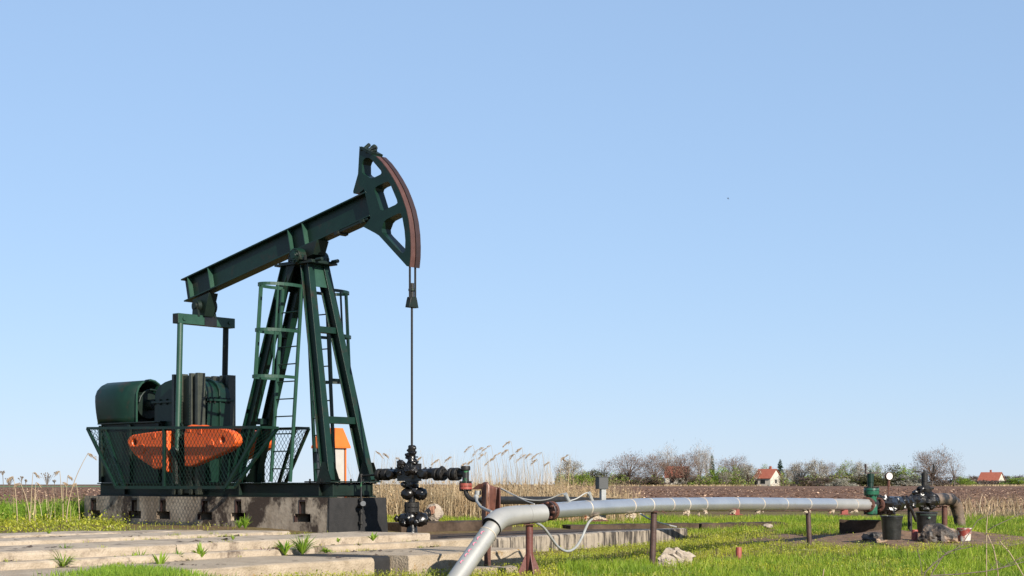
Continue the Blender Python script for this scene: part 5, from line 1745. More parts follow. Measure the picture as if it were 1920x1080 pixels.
# reed bed
r = np.random.default_rng(17)
n = 26000
X = r.uniform(-4.2, 4.5, n); Y = r.uniform(33.2, 38.5, n)
px = 960 + F * X / Y
dens = np.interp(px, [640, 690, 760, 1040, 1090, 1150, 1210], [0.0, 0.55, 1, 1, 0.55, 0.32, 0.0])
nn = vnoise(X, Y, 0.9, 3.0)
ok = (r.random(n) < dens)
X, Y, px, nn = X[ok], Y[ok], px[ok], nn[ok]
n = len(X)
h = r.uniform(0.35, 0.9, n) * (1 + 0.25 * nn)
tall = r.random(n) < 0.11
h = np.where(tall & (px < 1075), r.uniform(0.8, 1.65, n), h)
blades('reed_bed', X, Y, h, r.uniform(0.005, 0.012, n) * np.where(tall, 0.7, 1), 0.35, M['reed'], r, 'dense bed of dead tan reeds behind the wellhead', 'reeds', z=gz(X, Y))
k = 14000
i_ = r.integers(0, n, k)
leaves('reed_leaves', X[i_] + r.normal(0, .04, k), Y[i_] + r.normal(0, .04, k), gz(X[i_], Y[i_]) + np.minimum(h[i_], 0.85) * r.uniform(0.1, 0.95, k), r.uniform(0.02, 0.06, k), M['reed'], r, 'broken dry leaves hanging in the reed bed', 'reeds', tilt=1.5)


def reed(x, ytop, Y, lean, plume, group, label, m=None, rr=0.0065, ybase=None):
    tip = at(x, ytop, Y)
    zb = float(gz(tip.x, Y))
    hgt = tip.z - zb
    b = Vector((tip.x - lean * hgt, Y, zb))
    t = thing('tall_reed', label, 'reed', tuple(b), group=group)
    path = [b + Vector((lean * hgt * (s ** 2), 0, hgt * s)) for s in [j / 8 for j in range(9)]]
    mb = MB(); mb.tube(path, [rr * (1 - 0.6 * j / 8) for j in range(9)], 4); mb.build('stem', M['drystem'], t)
    if plume:
        mb = MB(); rd = random.Random(int(x * 7))
        sgn = 1 if lean >= 0 else -1
        for j in range(26):
            s = rd.uniform(0.0, 1)
            p = tip + Vector((sgn * 0.16 * plume * s * 1.1, rd.gauss(0, 0.012), -0.14 * plume * s ** 1.6)) + Vector((rd.gauss(0, 0.008), 0, rd.gauss(0, 0.008)))
            e = p + Vector((sgn * rd.uniform(0.03, 0.07), rd.gauss(0, 0.02), -rd.uniform(0.02, 0.07)))
            mb.tube([p, (p + e) / 2 + Vector((0, 0, 0.004)), e], [0.002, 0.005, 0.001], 4)
        mb.build('plume', M['plume'], t, weld=False)


RG = 'tall plumed reeds rising out of the reed bed'
lab_r = 'tall dead reed with a drooping tan plume standing above the reed bed'
for x, y, Y, l, pl in ((690, 845, 34, -.05, .8), (703, 846, 35, .06, .9), (718, 850, 34, .05, .6), (742, 858, 36, .02, .5), (793, 856, 35, -.06, .7), (811, 852, 36, .03, 0), (824, 861, 35, -.08, .9), (847, 856, 34, -.06, .6), (887, 835, 35, -.14, 1), (907, 838, 35, -.12, 1.3), (921, 835, 36, -.1, 1.3), (913, 848, 34, -.08, .9), (930, 857, 35, -.1, 1.2), (940, 848, 36, -.08, 1.2), (958, 827, 36, -.1, .9), (953, 843, 35, -.08, .7), (979, 839, 35, -.06, .6), (966, 851, 34, -.08, .6), (986, 852, 36, -.08, 1.1), (997, 850, 35, -.06, .6), (1016, 847, 35, -.1, 1.2), (1008, 861, 34, -.06, .6), (1031, 866, 35, -.04, .5), (1052, 858, 36, .02, .4), (1067, 852, 35, -.1, .9), (889, 861, 34, -.05, .6), (875, 868, 34, -.03, .5)):
    reed(x, y, Y, l, pl, RG, lab_r)
LG = 'dry straw stalks on the bank at the left'
for x, y, Y, l, lab, pl in ((165, 850, 27, .30, 'long dry reed leaning right beside the left end of the foundation', .6), (62, 886, 28, .05, 'dry straw stalk rising above the weeds at the left bank', .5), (25, 894, 27, -.08, 'dry straw stalk rising above the weeds at the left bank', .4), (38, 905, 26.5, -.22, 'dry straw stalk rising above the weeds at the left bank', .4), (67, 905, 27, .02, 'dry straw stalk rising above the weeds at the left bank', .3), (112, 883, 29, -.05, 'dry straw stalk rising above the weeds at the left bank', .3), (127, 892, 29, .05, 'dry straw stalk rising above the weeds at the left bank', .3), (118, 904, 28.5, 0, 'dry straw stalk rising above the weeds at the left bank', .2), (143, 906, 28, -.08, 'dry straw stalk rising above the weeds at the left bank', .2)):
    reed(x, y, Y, l, pl, LG if 'rising' in lab else None, lab, rr=0.011)
r = np.random.default_rng(23)
n = 75
X = r.normal(-8.35, 0.26, n); Y = r.uniform(28, 30.5, n)
blades('dry_straw_clump', X, Y, r.uniform(0.3, 0.72, n), r.uniform(0.007, 0.012, n), 0.3, M['reed'], r, 'clump of dry straw in the weeds left of the foundation', 'straw', z=gz(X, Y))
# umbel stalks
for x, y, s, lab in ((5, 886, .45, 'thin dry umbel stalk at the extreme left edge of the meadow'), (17, 902, .8, 'dark flat dry umbel beside the left edge'), (40, 897, .55, 'dry umbel stalk between the straw stalks on the left bank'), (48, 902, .4, 'tiny dry umbel stalk just right of a larger one'), (88, 894, 1.3, 'bushy dry branched umbel seen against the sky at the left'), (102, 902, .4, 'small dry umbel stalk right of the bushy one')):
    Y = 29.5; tip = at(x, y, Y); zb = float(gz(tip.x, Y))
    t = thing('dry_umbel', lab, 'dry weed', (tip.x, Y, zb))
    mb = MB(); mb.tube([(tip.x + 0.05, Y, zb), (tip.x, Y, tip.z)], 0.006, 4); mb.build('stem', M['umbel'], t)
    mb = MB(); rd = random.Random(x)
    for k in range(int(9 * s) + 4):
        e = tip + Vector((rd.gauss(0, 0.045 * s), rd.gauss(0, 0.03), rd.uniform(-0.01, 0.06) * s))
        mb.tube([tip - Vector((0, 0, 0.12 * s)), e], 0.0035, 3); mb.ball(e, 0.012, k, 0.2, 2, 6, 4)
    mb.build('seed_head', M['umbel'], t, weld=False)


# small plants on the slabs
def plant(x, y, z_h, n, ln, wd, label, m, spread=0.8, name='weed_plant', seed=0):
    h = EYE - z_h; Y = h / (y - HZ) * F; b = at(x, y, Y)
    rd = random.Random(seed)
    mb = MB()
    for k in range(int(n * 2.2)):
        a = rd.uniform(0, 6.283); s = spread * 1.35 * rd.uniform(0.3, 1); l = 1.75 * ln * rd.uniform(0.6, 1.1)
        d = Vector((math.cos(a) * s, math.sin(a) * s * 0.6, 1)).normalized()
        sd_ = Vector((-math.sin(a), math.cos(a), 0.2)).normalized()
        p1 = b + d * l * 0.5; p2 = b + d * l + Vector((0, 0, -0.25 * s * l))
        w_ = wd * rd.uniform(0.6, 1.1)
        mb.add([b - sd_ * w_ * 0.25, b + sd_ * w_ * 0.25, p1 + sd_ * w_ * 0.5, p2, p1 - sd_ * w_ * 0.5], [(0, 1, 2, 3, 4)])
    o = mb.build(name, m, None, off=b, weld=False)
    tag(o, label, 'weed')


plant(122, 1044, .15, 16, .13, .014, 'grassy weed tuft growing on the step edge near the left corner', M['weed'], 1.0, seed=1)
plant(118, 1064, .07, 26, .17, .012, 'larger spreading grass tuft just below another one at the left slabs', M['weed'], 1.3, seed=2)
plant(376, 1049, .07, 9, .13, .035, 'upright broad leaved bright green weed alone on the step', M['weed'], .7, seed=3)
plant(333, 1051, .07, 14, .09, .02, 'small curly weed left of the upright broad leaved one', M['weed'], .9, seed=4)
plant(249, 1055, .07, 6, .09, .035, 'flat broad leaved weed with one upright leaf on the lower step', M['weed'], 1.2, seed=5)
plant(264, 1054, .07, 8, .12, .016, 'thin leaved weed right of the flat broad leaved one', M['weed'], .8, seed=6)
plant(221, 1057, .07, 8, .09, .03, 'low flat weed above the bright green grass patch', M['weed'], 1.6, seed=7)
plant(495, 1042, .07, 10, .09, .03, 'purple leaved dock plant on the lowest slab', M['weed_red'], .9, seed=8)
plant(518, 1041, .07, 5, .08, .03, 'small folded dark green dock leaf beside the big dock rosette', M['weed_red'], .4, seed=9)
plant(534, 1041, .07, 14, .15, .035, 'large bright green dock rosette on the lowest slab', M['weed'], .9, seed=10)
plant(567, 1040, .07, 60, .2, .012, 'tall dense grass tuft left of the square gap in the step', M['weed'], .95, seed=11)
plant(611, 1037, .07, 34, .08, .015, 'low grass filling the square gap in the step', M['weed'], 1.8, seed=12)
plant(634, 1017, .25, 8, .05, .02, 'tiny seedling at the foot of the middle slab', M['weed'], 1.0, seed=13)
plant(699, 1014, .25, 6, .085, .035, 'two leaved seedling at the foot of the middle slab', M['weed'], .9, seed=14)
plant(449, 991, .27, 22, .13, .015, 'weed tuft at the foot of the foundation below the fifth slot', M['weed'], .8, seed=15)
plant(460, 992, .27, 26, .15, .014, 'taller weed tuft against the pump foundation', M['weed'], .6, seed=16)
plant(92, 1003, .3, 8, .06, .016, 'little weed in the joint of the topmost slab', M['weed'], .6, seed=17)
plant(300, 1069, .0, 7, .15, .03, 'pale long leaved weed rising out of the grass at the bottom left', M['weed'], .6, seed=18)
plant(437, 1013, .25, 8, .06, .012, 'tiny mauve flowered weed on the middle slab', M['weed'], .7, seed=19)
n = 26
r = np.random.default_rng(3)
X = r.uniform(-1.9, -0.1, n * 60); Y = r.uniform(22, 25.5, n * 60); p, q = pq(X, Y)
ok = (q < -0.2) & (q > -0.35 - 0.1) & (p > 3.6)
# scattered dandelions
for x, y, Yd, lab in ((1421, 1063, 22.4, 'yellow dandelion in the grass right of the short red stub'), (1189, 1074, 21.4, 'yellow dandelion left of the low broken slab'), (1205, 1078, 21.3, 'yellow dandelion at the bottom edge below the low broken slab'), (1422, 1059, 22.8, 'second yellow dandelion touching the one right of the red stub')):
    b = at(x, y, Yd); zg = float(gz(b.x, Yd))
    t = thing('dandelion', lab, 'flower', (b.x, Yd, zg))
    mb = MB(); mb.tube([(b.x, Yd, zg), (b.x, Yd, b.z)], 0.004, 4); mb.build('stem', M['umbel'], t)
    mb = MB(); mb.ball((b.x, Yd, b.z), (0.03, 0.03, 0.015), 2, 0.3, 4, 10, 6); mb.build('flower_head', M['dandelion'], t)

# dry shrub and stalks at the lower right, close to the camera
Ys = 16.5
root = at(1762, 1120, Ys); zg = float(gz(root.x, Ys))
t = thing('dry_shrub', 'thin leafless shrub branches reaching in from the lower right corner', 'shrub', (root.x, Ys, zg - 0.02))
br = lambda pts, r0, nm, dy=0, par=None: None
main = [((960, 700), (985, 620), (1060, 545), (1170, 455), (1250, 415), (1330, 360)), ((1020, 690), (1060, 610), (1130, 500), (1200, 425), (1300, 405), (1440, 378)), ((1000, 680), (1060, 652), (1300, 640), (1560, 612), (1750, 570), (1930, 520)),
        ((955, 690), (950, 600), (935, 500), (905, 395)), ((1660, 600), (1760, 560), (1850, 505), (1930, 470)), ((1330, 360), (1480, 130), (1580, 80), (1650, 30)), ((1580, 220), (1650, 180), (1800, 110), (1930, 50)), ((1330, 330), (1480, 320), (1640, 350), (1780, 370), (1930, 340))]
for i, pl in enumerate(main):
    P = [at(1540 + a / 5.053, 950 + b / 5.053, Ys + 0.25 * math.sin(i * 2.1)) for a, b in pl]
    if i in (0, 1, 2, 3): P = [Vector((root.x + 0.02 * i, Ys, zg - 0.02))] + P
    mb = MB(); k = len(P)
    mb.tube(P, [0.0085 * (1 - 0.75 * j / k) if i < 3 else 0.005 * (1 - 0.6 * j / k) for j in range(k)], 6)
    b_ = mb.build('branch', M['drytwig'], t)
    mb = MB(); rd = random.Random(i)
    for j in range(9 if i < 3 else 5):
        s = rd.randrange(1, k); f = rd.random(); p = P[s - 1].lerp(P[s], f)
        if p.z < EYE - 170 / F * Ys: continue
        e = p + Vector((rd.gauss(0.01, 0.05), rd.gauss(0, 0.05), rd.uniform(0.0, 0.09)))
        mb.tube([p, e], [0.003, 0.0015], 4); mb.ball(p, 0.007, j, 0.2, 2, 6, 4)
        mb.ball(e, 0.006, j, 0.2, 2, 6, 4)
    if mb.v: mb.build('twig', M['drytwig'], b_)
for i, (pl, lab) in enumerate(((((1690, 330), (1780, 430), (1860, 560), (1940, 700)), 'pale dry grass stalk arching down at the right edge'), (((1575, 270), (1630, 390), (1660, 520), (1680, 690)), 'pale dry grass stalk standing upright near the right edge'), (((1575, 90), (1565, 200)), 'short pale grass stalk behind the shrub twigs'), (((25, 590), (10, 690)), 'pale grass stalk tip in the green grass below the slim post'))):
    P = [at(1540 + a / 5.053, 950 + b / 5.053, Ys + 0.3) for a, b in pl]
    base = Vector((P[-1].x, P[-1].y, float(gz(P[-1].x, P[-1].y))))
    mb = MB(); mb.tube(P + [base], 0.006, 5); solo(mb, 'dry_stalk', M['drystem'], lab, 'stalk', base)


# ------------------------------------------------------------------ trees
def branchset(rd, H, spread, levels, trunk_r, base_frac=0.2, upright=0.35, start=None):
    """returns lists of (p0, p1, r0, r1, level)"""
    out = []
    def grow(p, d, l, r_, lev):
        steps = 2 if lev < levels else 1
        for s in range(steps):
            d2 = (d + Vector((rd.gauss(0, .12), rd.gauss(0, .12), rd.gauss(0.03, .1)))).normalized()
            q = p + d2 * (l / steps)
            out.append((p, q, r_ * (1 - 0.3 * s / steps), r_ * (1 - 0.3 * (s + 1) / steps), lev))
            p, d = q, d2
            if lev < levels and s == 0:
                grow_side(p, d, l, r_, lev, 2)
        if lev < levels: grow_side(p, d, l, r_, lev, 3)
    def grow_side(p, d, l, r_, lev, n):
        for _ in range(n):
            a = rd.uniform(0, 6.283); sp = rd.uniform(0.35, 0.95) * spread
            perp = Vector((math.cos(a), math.sin(a), 0))
            nd = (d + perp * sp + Vector((0, 0, upright * rd.uniform(-0.2, 0.8)))).normalized()
            grow(p, nd, l * rd.uniform(0.55, 0.78), max(r_ * 0.6, 0.03), lev + 1)
    nt_ = 5
    th = H * base_frac
    out.append((Vector((0, 0, -0.3)), Vector((0, 0, th)), trunk_r, trunk_r * 0.85, 0))
    for k in range(nt_):
        a = k * 6.283 / nt_ + rd.uniform(-.4, .4)
        d = Vector((math.cos(a) * spread * 0.8, math.sin(a) * spread * 0.8, 1)).normalized()
        grow(Vector((0, 0, th * rd.uniform(0.7, 1))), d, H * rd.uniform(0.26, 0.36), trunk_r * 0.6, 1)
    return out


def tube_mesh(mb, segs):
    for p, q, r0, r1, lev in segs: mb.tube([p, q], [r0, r1], 3, cap=False, smooth=False)


PROTO = {}


def tree_meshes(key, kind, seed, H=10.0, Wd=8.0):
    rd = random.Random(seed); nr = np.random.default_rng(seed)
    trunk = MB(); crown = MB()
    parts = []
    if kind in ('bare', 'thin', 'birch', 'blossom', 'greenbare'):
        zc0, rz0 = {'bare': (.57, .45), 'thin': (.62, .4), 'birch': (.6, .42), 'blossom': (.54, .46), 'greenbare': (.54, .46)}[kind]
        ncl = {'bare': 70, 'thin': 26, 'birch': 34, 'blossom': 50, 'greenbare': 54}[kind]
        ntw = {'bare': 52, 'thin': 26, 'birch': 42, 'blossom': 30, 'greenbare': 32}[kind]
        trunk.tube([(0, 0, -.3), (rd.gauss(0, .1), 0, H * .16), (rd.gauss(0, .2), 0, H * .34)], [H * .02, H * .016, H * .009], 6)
        if kind == 'birch': trunk.tube([(0, 0, H * .3), (.1, 0, H * .95)], [H * .012, .03], 5)
        tips = []
        for k in range(ncl):
            while True:
                q_ = Vector((rd.uniform(-1, 1), rd.uniform(-1, 1), rd.uniform(-1, 1)))
                if .3 < q_.length < 1: break
            cpt = Vector((q_.x * Wd / 2 * .92, q_.y * Wd / 2 * .92, H * zc0 + q_.z * H * rz0 * .95))
            tips.append(cpt)
            st = Vector((0, 0, H * rd.uniform(.12, .34)))
            md_ = st.lerp(cpt, .5) + Vector((rd.gauss(0, .2), rd.gauss(0, .2), rd.uniform(0, .1) * H))
            (trunk if k < ncl // 3 else crown).tube([st, md_, cpt], [H * .007, H * .0045, H * .002], 3, cap=False)
            axis_ = (cpt - Vector((0, 0, H * .3))).normalized()
            rcl = H * rd.uniform(.055, .1)
            for j in range(ntw):
                c = cpt + Vector((rd.gauss(0, rcl), rd.gauss(0, rcl), rd.gauss(0, rcl * .9)))
                d = (axis_ + Vector((rd.gauss(0, .55), rd.gauss(0, .55), rd.gauss(.25, .5)))).normalized()
                l = rd.uniform(.35, .95) * H / 10
                if c.z < H * .06: continue
                sd_ = d.cross(Vector((rd.gauss(0, 1), rd.gauss(0, 1), rd.gauss(0, 1)))).normalized() * rd.uniform(.024, .05)
                crown.add([c - sd_, c + sd_, c + d * l], [(0, 1, 2)])
        bark = M['birch'] if kind == 'birch' else M['bark']
        parts.append(('trunk', trunk, bark)); parts.append(('crown', crown, M['birch'] if kind == 'birch' else M['twig']))
        if kind in ('blossom', 'greenbare'):
            lf = MB()
            for k in range(2600 if kind == 'blossom' else 2200):
                tp = rd.choice(tips); c = tp + Vector((rd.gauss(0, .5), rd.gauss(0, .5), rd.gauss(0, .5))); s = rd.uniform(.07, .15)
                a = rd.uniform(0, 6.28); d1 = Vector((math.cos(a), math.sin(a), rd.uniform(-.8, .8))) * s; d2 = Vector((-math.sin(a), math.cos(a), rd.uniform(-.8, .8))) * s
                lf.add([c - d1, c - d2, c + d1, c + d2], [(0, 1, 2, 3)])
            parts.append(('leaves' if kind != 'blossom' else 'blossom', lf, M['blossom'] if kind == 'blossom' else M['leaf_green']))
    elif kind == 'conifer':
        trunk.tube([(0, 0, -.3), (0, 0, H)], [H * .018, .03], 6)
        for k in range(46):
            z = H * (0.1 + 0.9 * k / 46); rad = Wd / 2 * (1 - k / 47) ** 0.6
            for j in range(9):
                a = rd.uniform(0, 6.28); e = Vector((math.cos(a) * rad, math.sin(a) * rad, z - rad * 0.25 + rd.gauss(0, .15))) * 1.0
                b = Vector((0, 0, z)); s = Vector((-math.sin(a), math.cos(a), 0)) * rad * .2
                m_ = b.lerp(e, .6)
                crown.add([b, m_ + s + Vector((0, 0, -.12)), e, m_ - s + Vector((0, 0, -.12))], [(0, 1, 2, 3)])
        parts = [('trunk', trunk, M['bark']), ('crown', crown, M['leaf_dark'])]
    else:       # leafy bushes: clumps of small leaf faces round a branching frame
        lm = {'green': M['leaf_green'], 'olive': M['leaf_olive'], 'scrub': M['scrub'], 'white': M['blossom']}[kind]
        segs = branchset(rd, H, 1.0, 2, H * .02, .12)
        mx = max(s[1].z for s in segs); wx = max(abs(s[1].x) for s in segs)
        f = lambda v: Vector((v.x * Wd * .42 / wx, v.y * Wd * .42 / wx, v.z * H * .9 / mx))
        tube_mesh(trunk, [(f(a), f(b), c, d, e) for a, b, c, d, e in segs])
        cl = [f(s[1]) for s in segs if s[4] >= 1]
        cl += [Vector((rd.uniform(-.42, .42) * Wd, rd.uniform(-.42, .42) * Wd, rd.uniform(.04, .5) * H)) for _ in range(40)]
        cl = [Vector((rd.gauss(0, .24) * Wd, rd.gauss(0, .24) * Wd, 0)) for _ in range(70)]
        cl = [Vector((c.x, c.y, H * rd.uniform(.04, .88) * max(.25, 1 - (c.x ** 2 + c.y ** 2) / (Wd * .55) ** 2))) for c in cl]
        for c0_ in cl:
            rr_ = rd.uniform(.10, .2) * H
            for k in range(70):
                d = Vector((rd.gauss(0, 1), rd.gauss(0, 1), rd.gauss(0, .8))); c = c0_ + d.normalized() * rr_ * rd.random() ** .4
                s = rd.uniform(.12, .26) * (H / 8) ** .5; a = rd.uniform(0, 6.28)
                d1 = Vector((math.cos(a), math.sin(a), rd.uniform(-.8, .8))) * s; d2 = Vector((-math.sin(a), math.cos(a), rd.uniform(-.8, .8))) * s * .6
                crown.add([c - d1, c - d2, c + d1, c + d2], [(0, 1, 2, 3)])
        parts = [('trunk', trunk, M['bark']), ('crown', crown, lm)]
    return parts


def make_tree(key, kind, seed, H, Wd):
    t = bpy.data.objects.new('tree', None); ORG[t.name] = Vector((0, 0, 0))
    COL.objects.link(t)
    for nm, mb, m in tree_meshes(key, kind, seed, H, Wd):
        mb.build(nm, m, t, weld=False)
    PROTO[key] = t; t['_used'] = 0
    return t


TG = 'trees and bushes along the far edge of the ploughed field'
KNAME = {'bare': 'bare_tree', 'thin': 'bare_tree', 'birch': 'birch_tree', 'blossom': 'blossom_tree', 'greenbare': 'budding_tree', 'conifer': 'conifer_tree', 'green': 'green_bush', 'olive': 'olive_bush', 'scrub': 'scrub_bush', 'white': 'blossom_bush'}
for key, kind, seed, H, Wd in (('bare1', 'bare', 3, 10, 10), ('bare2', 'bare', 8, 10, 10), ('thin', 'thin', 5, 10, 8), ('birch', 'birch', 9, 12, 5), ('blos1', 'blossom', 12, 8, 8), ('blos2', 'blossom', 14, 8, 8), ('gb', 'greenbare', 17, 8, 8), ('con', 'conifer', 2, 10, 5), ('gr1', 'green', 21, 8, 9), ('gr2', 'green', 24, 8, 9), ('ol1', 'olive', 26, 8, 9), ('ol2', 'olive', 29, 8, 9), ('scr', 'scrub', 33, 6, 10), ('whi', 'white', 35, 6, 9)):
    make_tree(key, kind, seed, H, Wd); PROTO[key]['_k'] = kind; PROTO[key]['_h'] = H; PROTO[key]['_w'] = Wd
done = set()


def tree(key, x, ytop, wpx, Y, label, rz=0.0, ybase=None):
    src = PROTO[key]
    kind = src['_k']; H0 = src['_h']; W0 = src['_w']
    if key in done:
        o = copy_tree(src)
    else:
        o = src; done.add(key)
    o.name = KNAME[kind]
    zb = 0.24
    b = at(x, 0, Y)
    h = EYE - (ytop - HZ) / F * Y - zb
    wd = wpx * (1.3 if 'tree' in KNAME[kind] else 1.65) / F * Y
    o.location = (b.x, Y, zb); o.rotation_euler = (0, 0, rz)
    o.scale = (wd / W0, wd / W0, h / H0)
    tag(o, label, 'tree' if 'tree' in KNAME[kind] else 'bush', TG)
    return o


T = [
 ('blos1', 1066, 861, 46, 520, 'greyish blossoming tree at the left end of the far tree line, behind the reeds'),
 ('gr1', 1093, 878, 34, 515, 'green bush just right of the greyish blossoming tree'),
 ('ol1', 1122, 873, 44, 522, 'olive green bush above the dark electrical box'),
 ('thin', 1128, 866, 30, 530, 'thin bare tree rising over the bush above the electrical box'),
 ('bare1', 1178, 850, 64, 520, 'broad bare brown tree left of the half hidden red roofed house'),
 ('ol2', 1160, 884, 36, 516, 'low green bush at the foot of the broad bare brown tree'),
 ('bare2', 1228, 853, 52, 510, 'bare brown tree directly left of the half hidden house'),
 ('birch', 1251, 836, 30, 540, 'pale birch with an open top over the half hidden house'),
 ('bare1', 1286, 848, 50, 512, 'bare tree in front of the right part of the half hidden house'),
 ('birch', 1311, 833, 24, 528, 'tallest pale birch right of the half hidden house'),
 ('birch', 1325, 839, 22, 532, 'second pale birch just left of the small dark conifer'),
 ('con', 1335, 850, 17, 535, 'small dark conifer between the birches and the grey bare crown'),
 ('bare2', 1376, 856, 54, 535, 'grey bare crown behind the bright green bush'),
 ('gr2', 1350, 870, 46, 514, 'bright green bush left of the white blossoming tree'),
 ('gr1', 1336, 893, 14, 508, 'little green shrub at the foot of the bright green bush'),
 ('gb', 1388, 872, 36, 519, 'budding green grey tree behind the white blossoming tree'),
 ('blos2', 1402, 871, 40, 511, 'white blossoming tree left of the small house with the red roof'),
 ('blos1', 1362, 884, 26, 507, 'low blossoming shrub in front of the bright green bush'),
 ('gb', 1438, 871, 26, 535, 'light budding tree behind the roof of the small red roofed house'),
 ('con', 1463, 860, 21, 530, 'dark conifer just right of the small red roofed house'),
 ('blos2', 1474, 880, 24, 512, 'blossoming shrub at the gable of the small red roofed house'),
 ('blos1', 1503, 866, 40, 518, 'brown and white blossoming tree right of the dark conifer'),
 ('bare1', 1490, 872, 30, 524, 'bare crown between the dark conifer and the blossoming trees'),
 ('blos2', 1532, 863, 42, 512, 'blossoming tree with a dark trunk in the middle of the right tree line'),
 ('bare2', 1560, 868, 36, 524, 'brown bare tree right of the blossoming tree with the dark trunk'),
 ('gb', 1590, 864, 36, 520, 'yellow green budding tree left of the green valve'),
 ('blos1', 1612, 865, 28, 516, 'pale blossoming tree directly left of the green valve stem'),
 ('gb', 1640, 868, 28, 522, 'grey green tree behind the green valve handle'),
 ('whi', 1578, 894, 34, 490, 'white flowering bush at the field edge left of the green valve'),
 ('ol1', 1620, 884, 54, 500, 'dark olive hedge bush behind the green valve'),
 ('ol2', 1664, 882, 46, 498, 'dark olive hedge bush behind the pressure gauge'),
 ('ol2', 1678, 863, 40, 512, 'large olive green bush with a lit top right of the pressure gauge'),
 ('gr2', 1700, 867, 34, 508, 'green bush touching the big bare tree on its left'),
 ('whi', 1700, 886, 44, 494, 'pale flowering bush below the big bare tree'),
 ('bare1', 1748, 842, 66, 490, 'big bare round crowned tree behind the second valve'),
 ('thin', 1789, 852, 30, 500, 'slender bare tree right of the big round crowned one'),
 ('gr1', 1806, 888, 28, 520, 'green bush right of the slender bare tree'),
 ('scr', 1836, 886, 44, 620, 'brown scrub left of the far red roofed house'),
 ('scr', 1775, 888, 60, 640, 'brown scrub behind the slender bare tree'),
 ('scr', 1896, 886, 60, 630, 'brown scrub right of the far red roofed house'),
 ('gr2', 1906, 890, 36, 560, 'green bush at the extreme right edge'),
 ('scr', 1210, 888, 60, 505, 'brown undergrowth beneath the bare trees left of the half hidden house'),
 ('scr', 1530, 890, 60, 500, 'brown undergrowth below the blossoming trees'),
 ('scr', 1150, 884, 60, 535, 'brown undergrowth behind the electrical box'),
 ('ol1', 1260, 888, 50, 545, 'olive bush directly behind the half hidden house'),
 ('ol2', 1300, 886, 40, 520, 'olive bush at the right wall of the half hidden house'),
 ('gb', 1420, 884, 40, 545, 'light bush behind the small red roofed house'),
 ('ol1', 1548, 886, 50, 522, 'olive bush under the brown bare tree in the right tree line'),
 ('gr1', 1512, 886, 34, 520, 'green bush under the brown and white blossoming tree'),
 ('scr', 1590, 886, 60, 515, 'brown undergrowth left of the dark olive hedge'),
 ('scr', 1740, 892, 60, 505, 'brown undergrowth at the foot of the big bare tree'),
 ('scr', 1100, 890, 60, 540, 'brown undergrowth behind the right end of the reeds'),
 ('scr', 1858, 897, 60, 585, 'low brown scrub hiding the foot of the far red roofed house'),
 ('bare2', 1262, 864, 44, 515, 'dark bare tree directly in front of the half hidden house'),
 ('scr', 1850, 890, 80, 660, 'low brown scrub behind the far red roofed house'),
 ('scr', 1315, 888, 50, 538, 'brown undergrowth under the birches'),
]
for i, (k, x, y, wd, Y, lab) in enumerate(T): tree(k, x, y, wd, Y, lab, i * 1.7)
for k in PROTO.values():
    for a in ('_used',):
        if a in k: del k[a]
for o in COL.objects:
    for a in ('_k', '_h', '_w', '_used'):
        if a in o: del o[a]


# ------------------------------------------------------------------ houses
def house(x0, x1, ytop, yeave, Y, dep, rz, label, chim=0.3, wins=((-.2, .5),), door=None):
    c = at((x0 + x1) / 2, HZ, Y); zb = 0.24
    W = (x1 - x0) / F * Y; zr = EYE - (ytop - HZ) / F * Y - zb; ze = EYE - (yeave - HZ) / F * Y - zb
    t = thing('house', label, 'house', (c.x, Y, zb), R(rz), origin=(0, 0, 0))
    w2, d2 = W / 2 * 0.92, dep / 2
    mb = MB()
    mb.add([(-w2, -d2, -.3), (w2, -d2, -.3), (w2, d2, -.3), (-w2, d2, -.3), (-w2, -d2, ze), (w2, -d2, ze), (w2, d2, ze), (-w2, d2, ze), (-w2, 0, zr - .12), (w2, 0, zr - .12)],
           [(0, 1, 5, 4), (2, 3, 7, 6), (1, 2, 6, 9, 5), (3, 0, 4, 8, 7)])
    wl = mb.build('wall', M['plaster'], t)
    mb = MB(); e = .35; sl_ = (zr - ze) / d2
    for s in (-1, 1):
        P = [(-w2 - e, s * (d2 + e), ze - e * sl_), (w2 + e, s * (d2 + e), ze - e * sl_), (w2 + e, 0, zr), (-w2 - e, 0, zr)]
        mb.add(P + [(a, b, c_ + .14) for a, b, c_ in P], [(0, 1, 2, 3), (7, 6, 5, 4), (0, 1, 5, 4), (1, 2, 6, 5), (2, 3, 7, 6), (3, 0, 4, 7)])
    rf = mb.build('roof', M['roof'], t)
    mb = MB(); mb.box((w2 * chim, 0.3, zr + .3), (.6, .6, 1.4)); mb.build('chimney', M['roof'], rf)
    for u, wd in wins:
        mb = MB(); mb.box((u * W, -d2 - .01, ze * .55), (wd + .3, .06, 1.5)); wf = mb.build('window', M['white_sheet'], t)
        mb = MB(); mb.box((u * W, -d2 - .05, ze * .55), (wd, .05, 1.2)); mb.build('pane', M['pane'], wf)
    mb = MB(); mb.box((w2 + .02, 0, ze * .6), (.06, 1.3, 1.4)); wf = mb.build('window', M['white_sheet'], t)
    mb = MB(); mb.box((w2 + .06, 0, ze * .6), (.05, 1.0, 1.1)); mb.build('pane', M['pane'], wf)
    if door is not None:
        mb = MB(); mb.box((door * W, -d2 - .02, 1.05), (1.1, .08, 2.1)); mb.build('door', M['pane'], t)


house(1248, 1292, 875, 894, 532, 9, -10, 'white walled house with a red roof half hidden behind bare trees', .35, ((-.2, 1.2), (.15, 1.0)))
house(1420, 1458, 880, 896, 512, 7, -38, 'small white house with a red roof and sunlit gable beside a dark conifer', .3, ((.05, 1.6), (-.3, .9)), -.38)
house(1839, 1879, 886, 901, 600, 8, -35, 'far house with a large red roof at the right edge of the field', -.1, ((-.1, 1.0),))
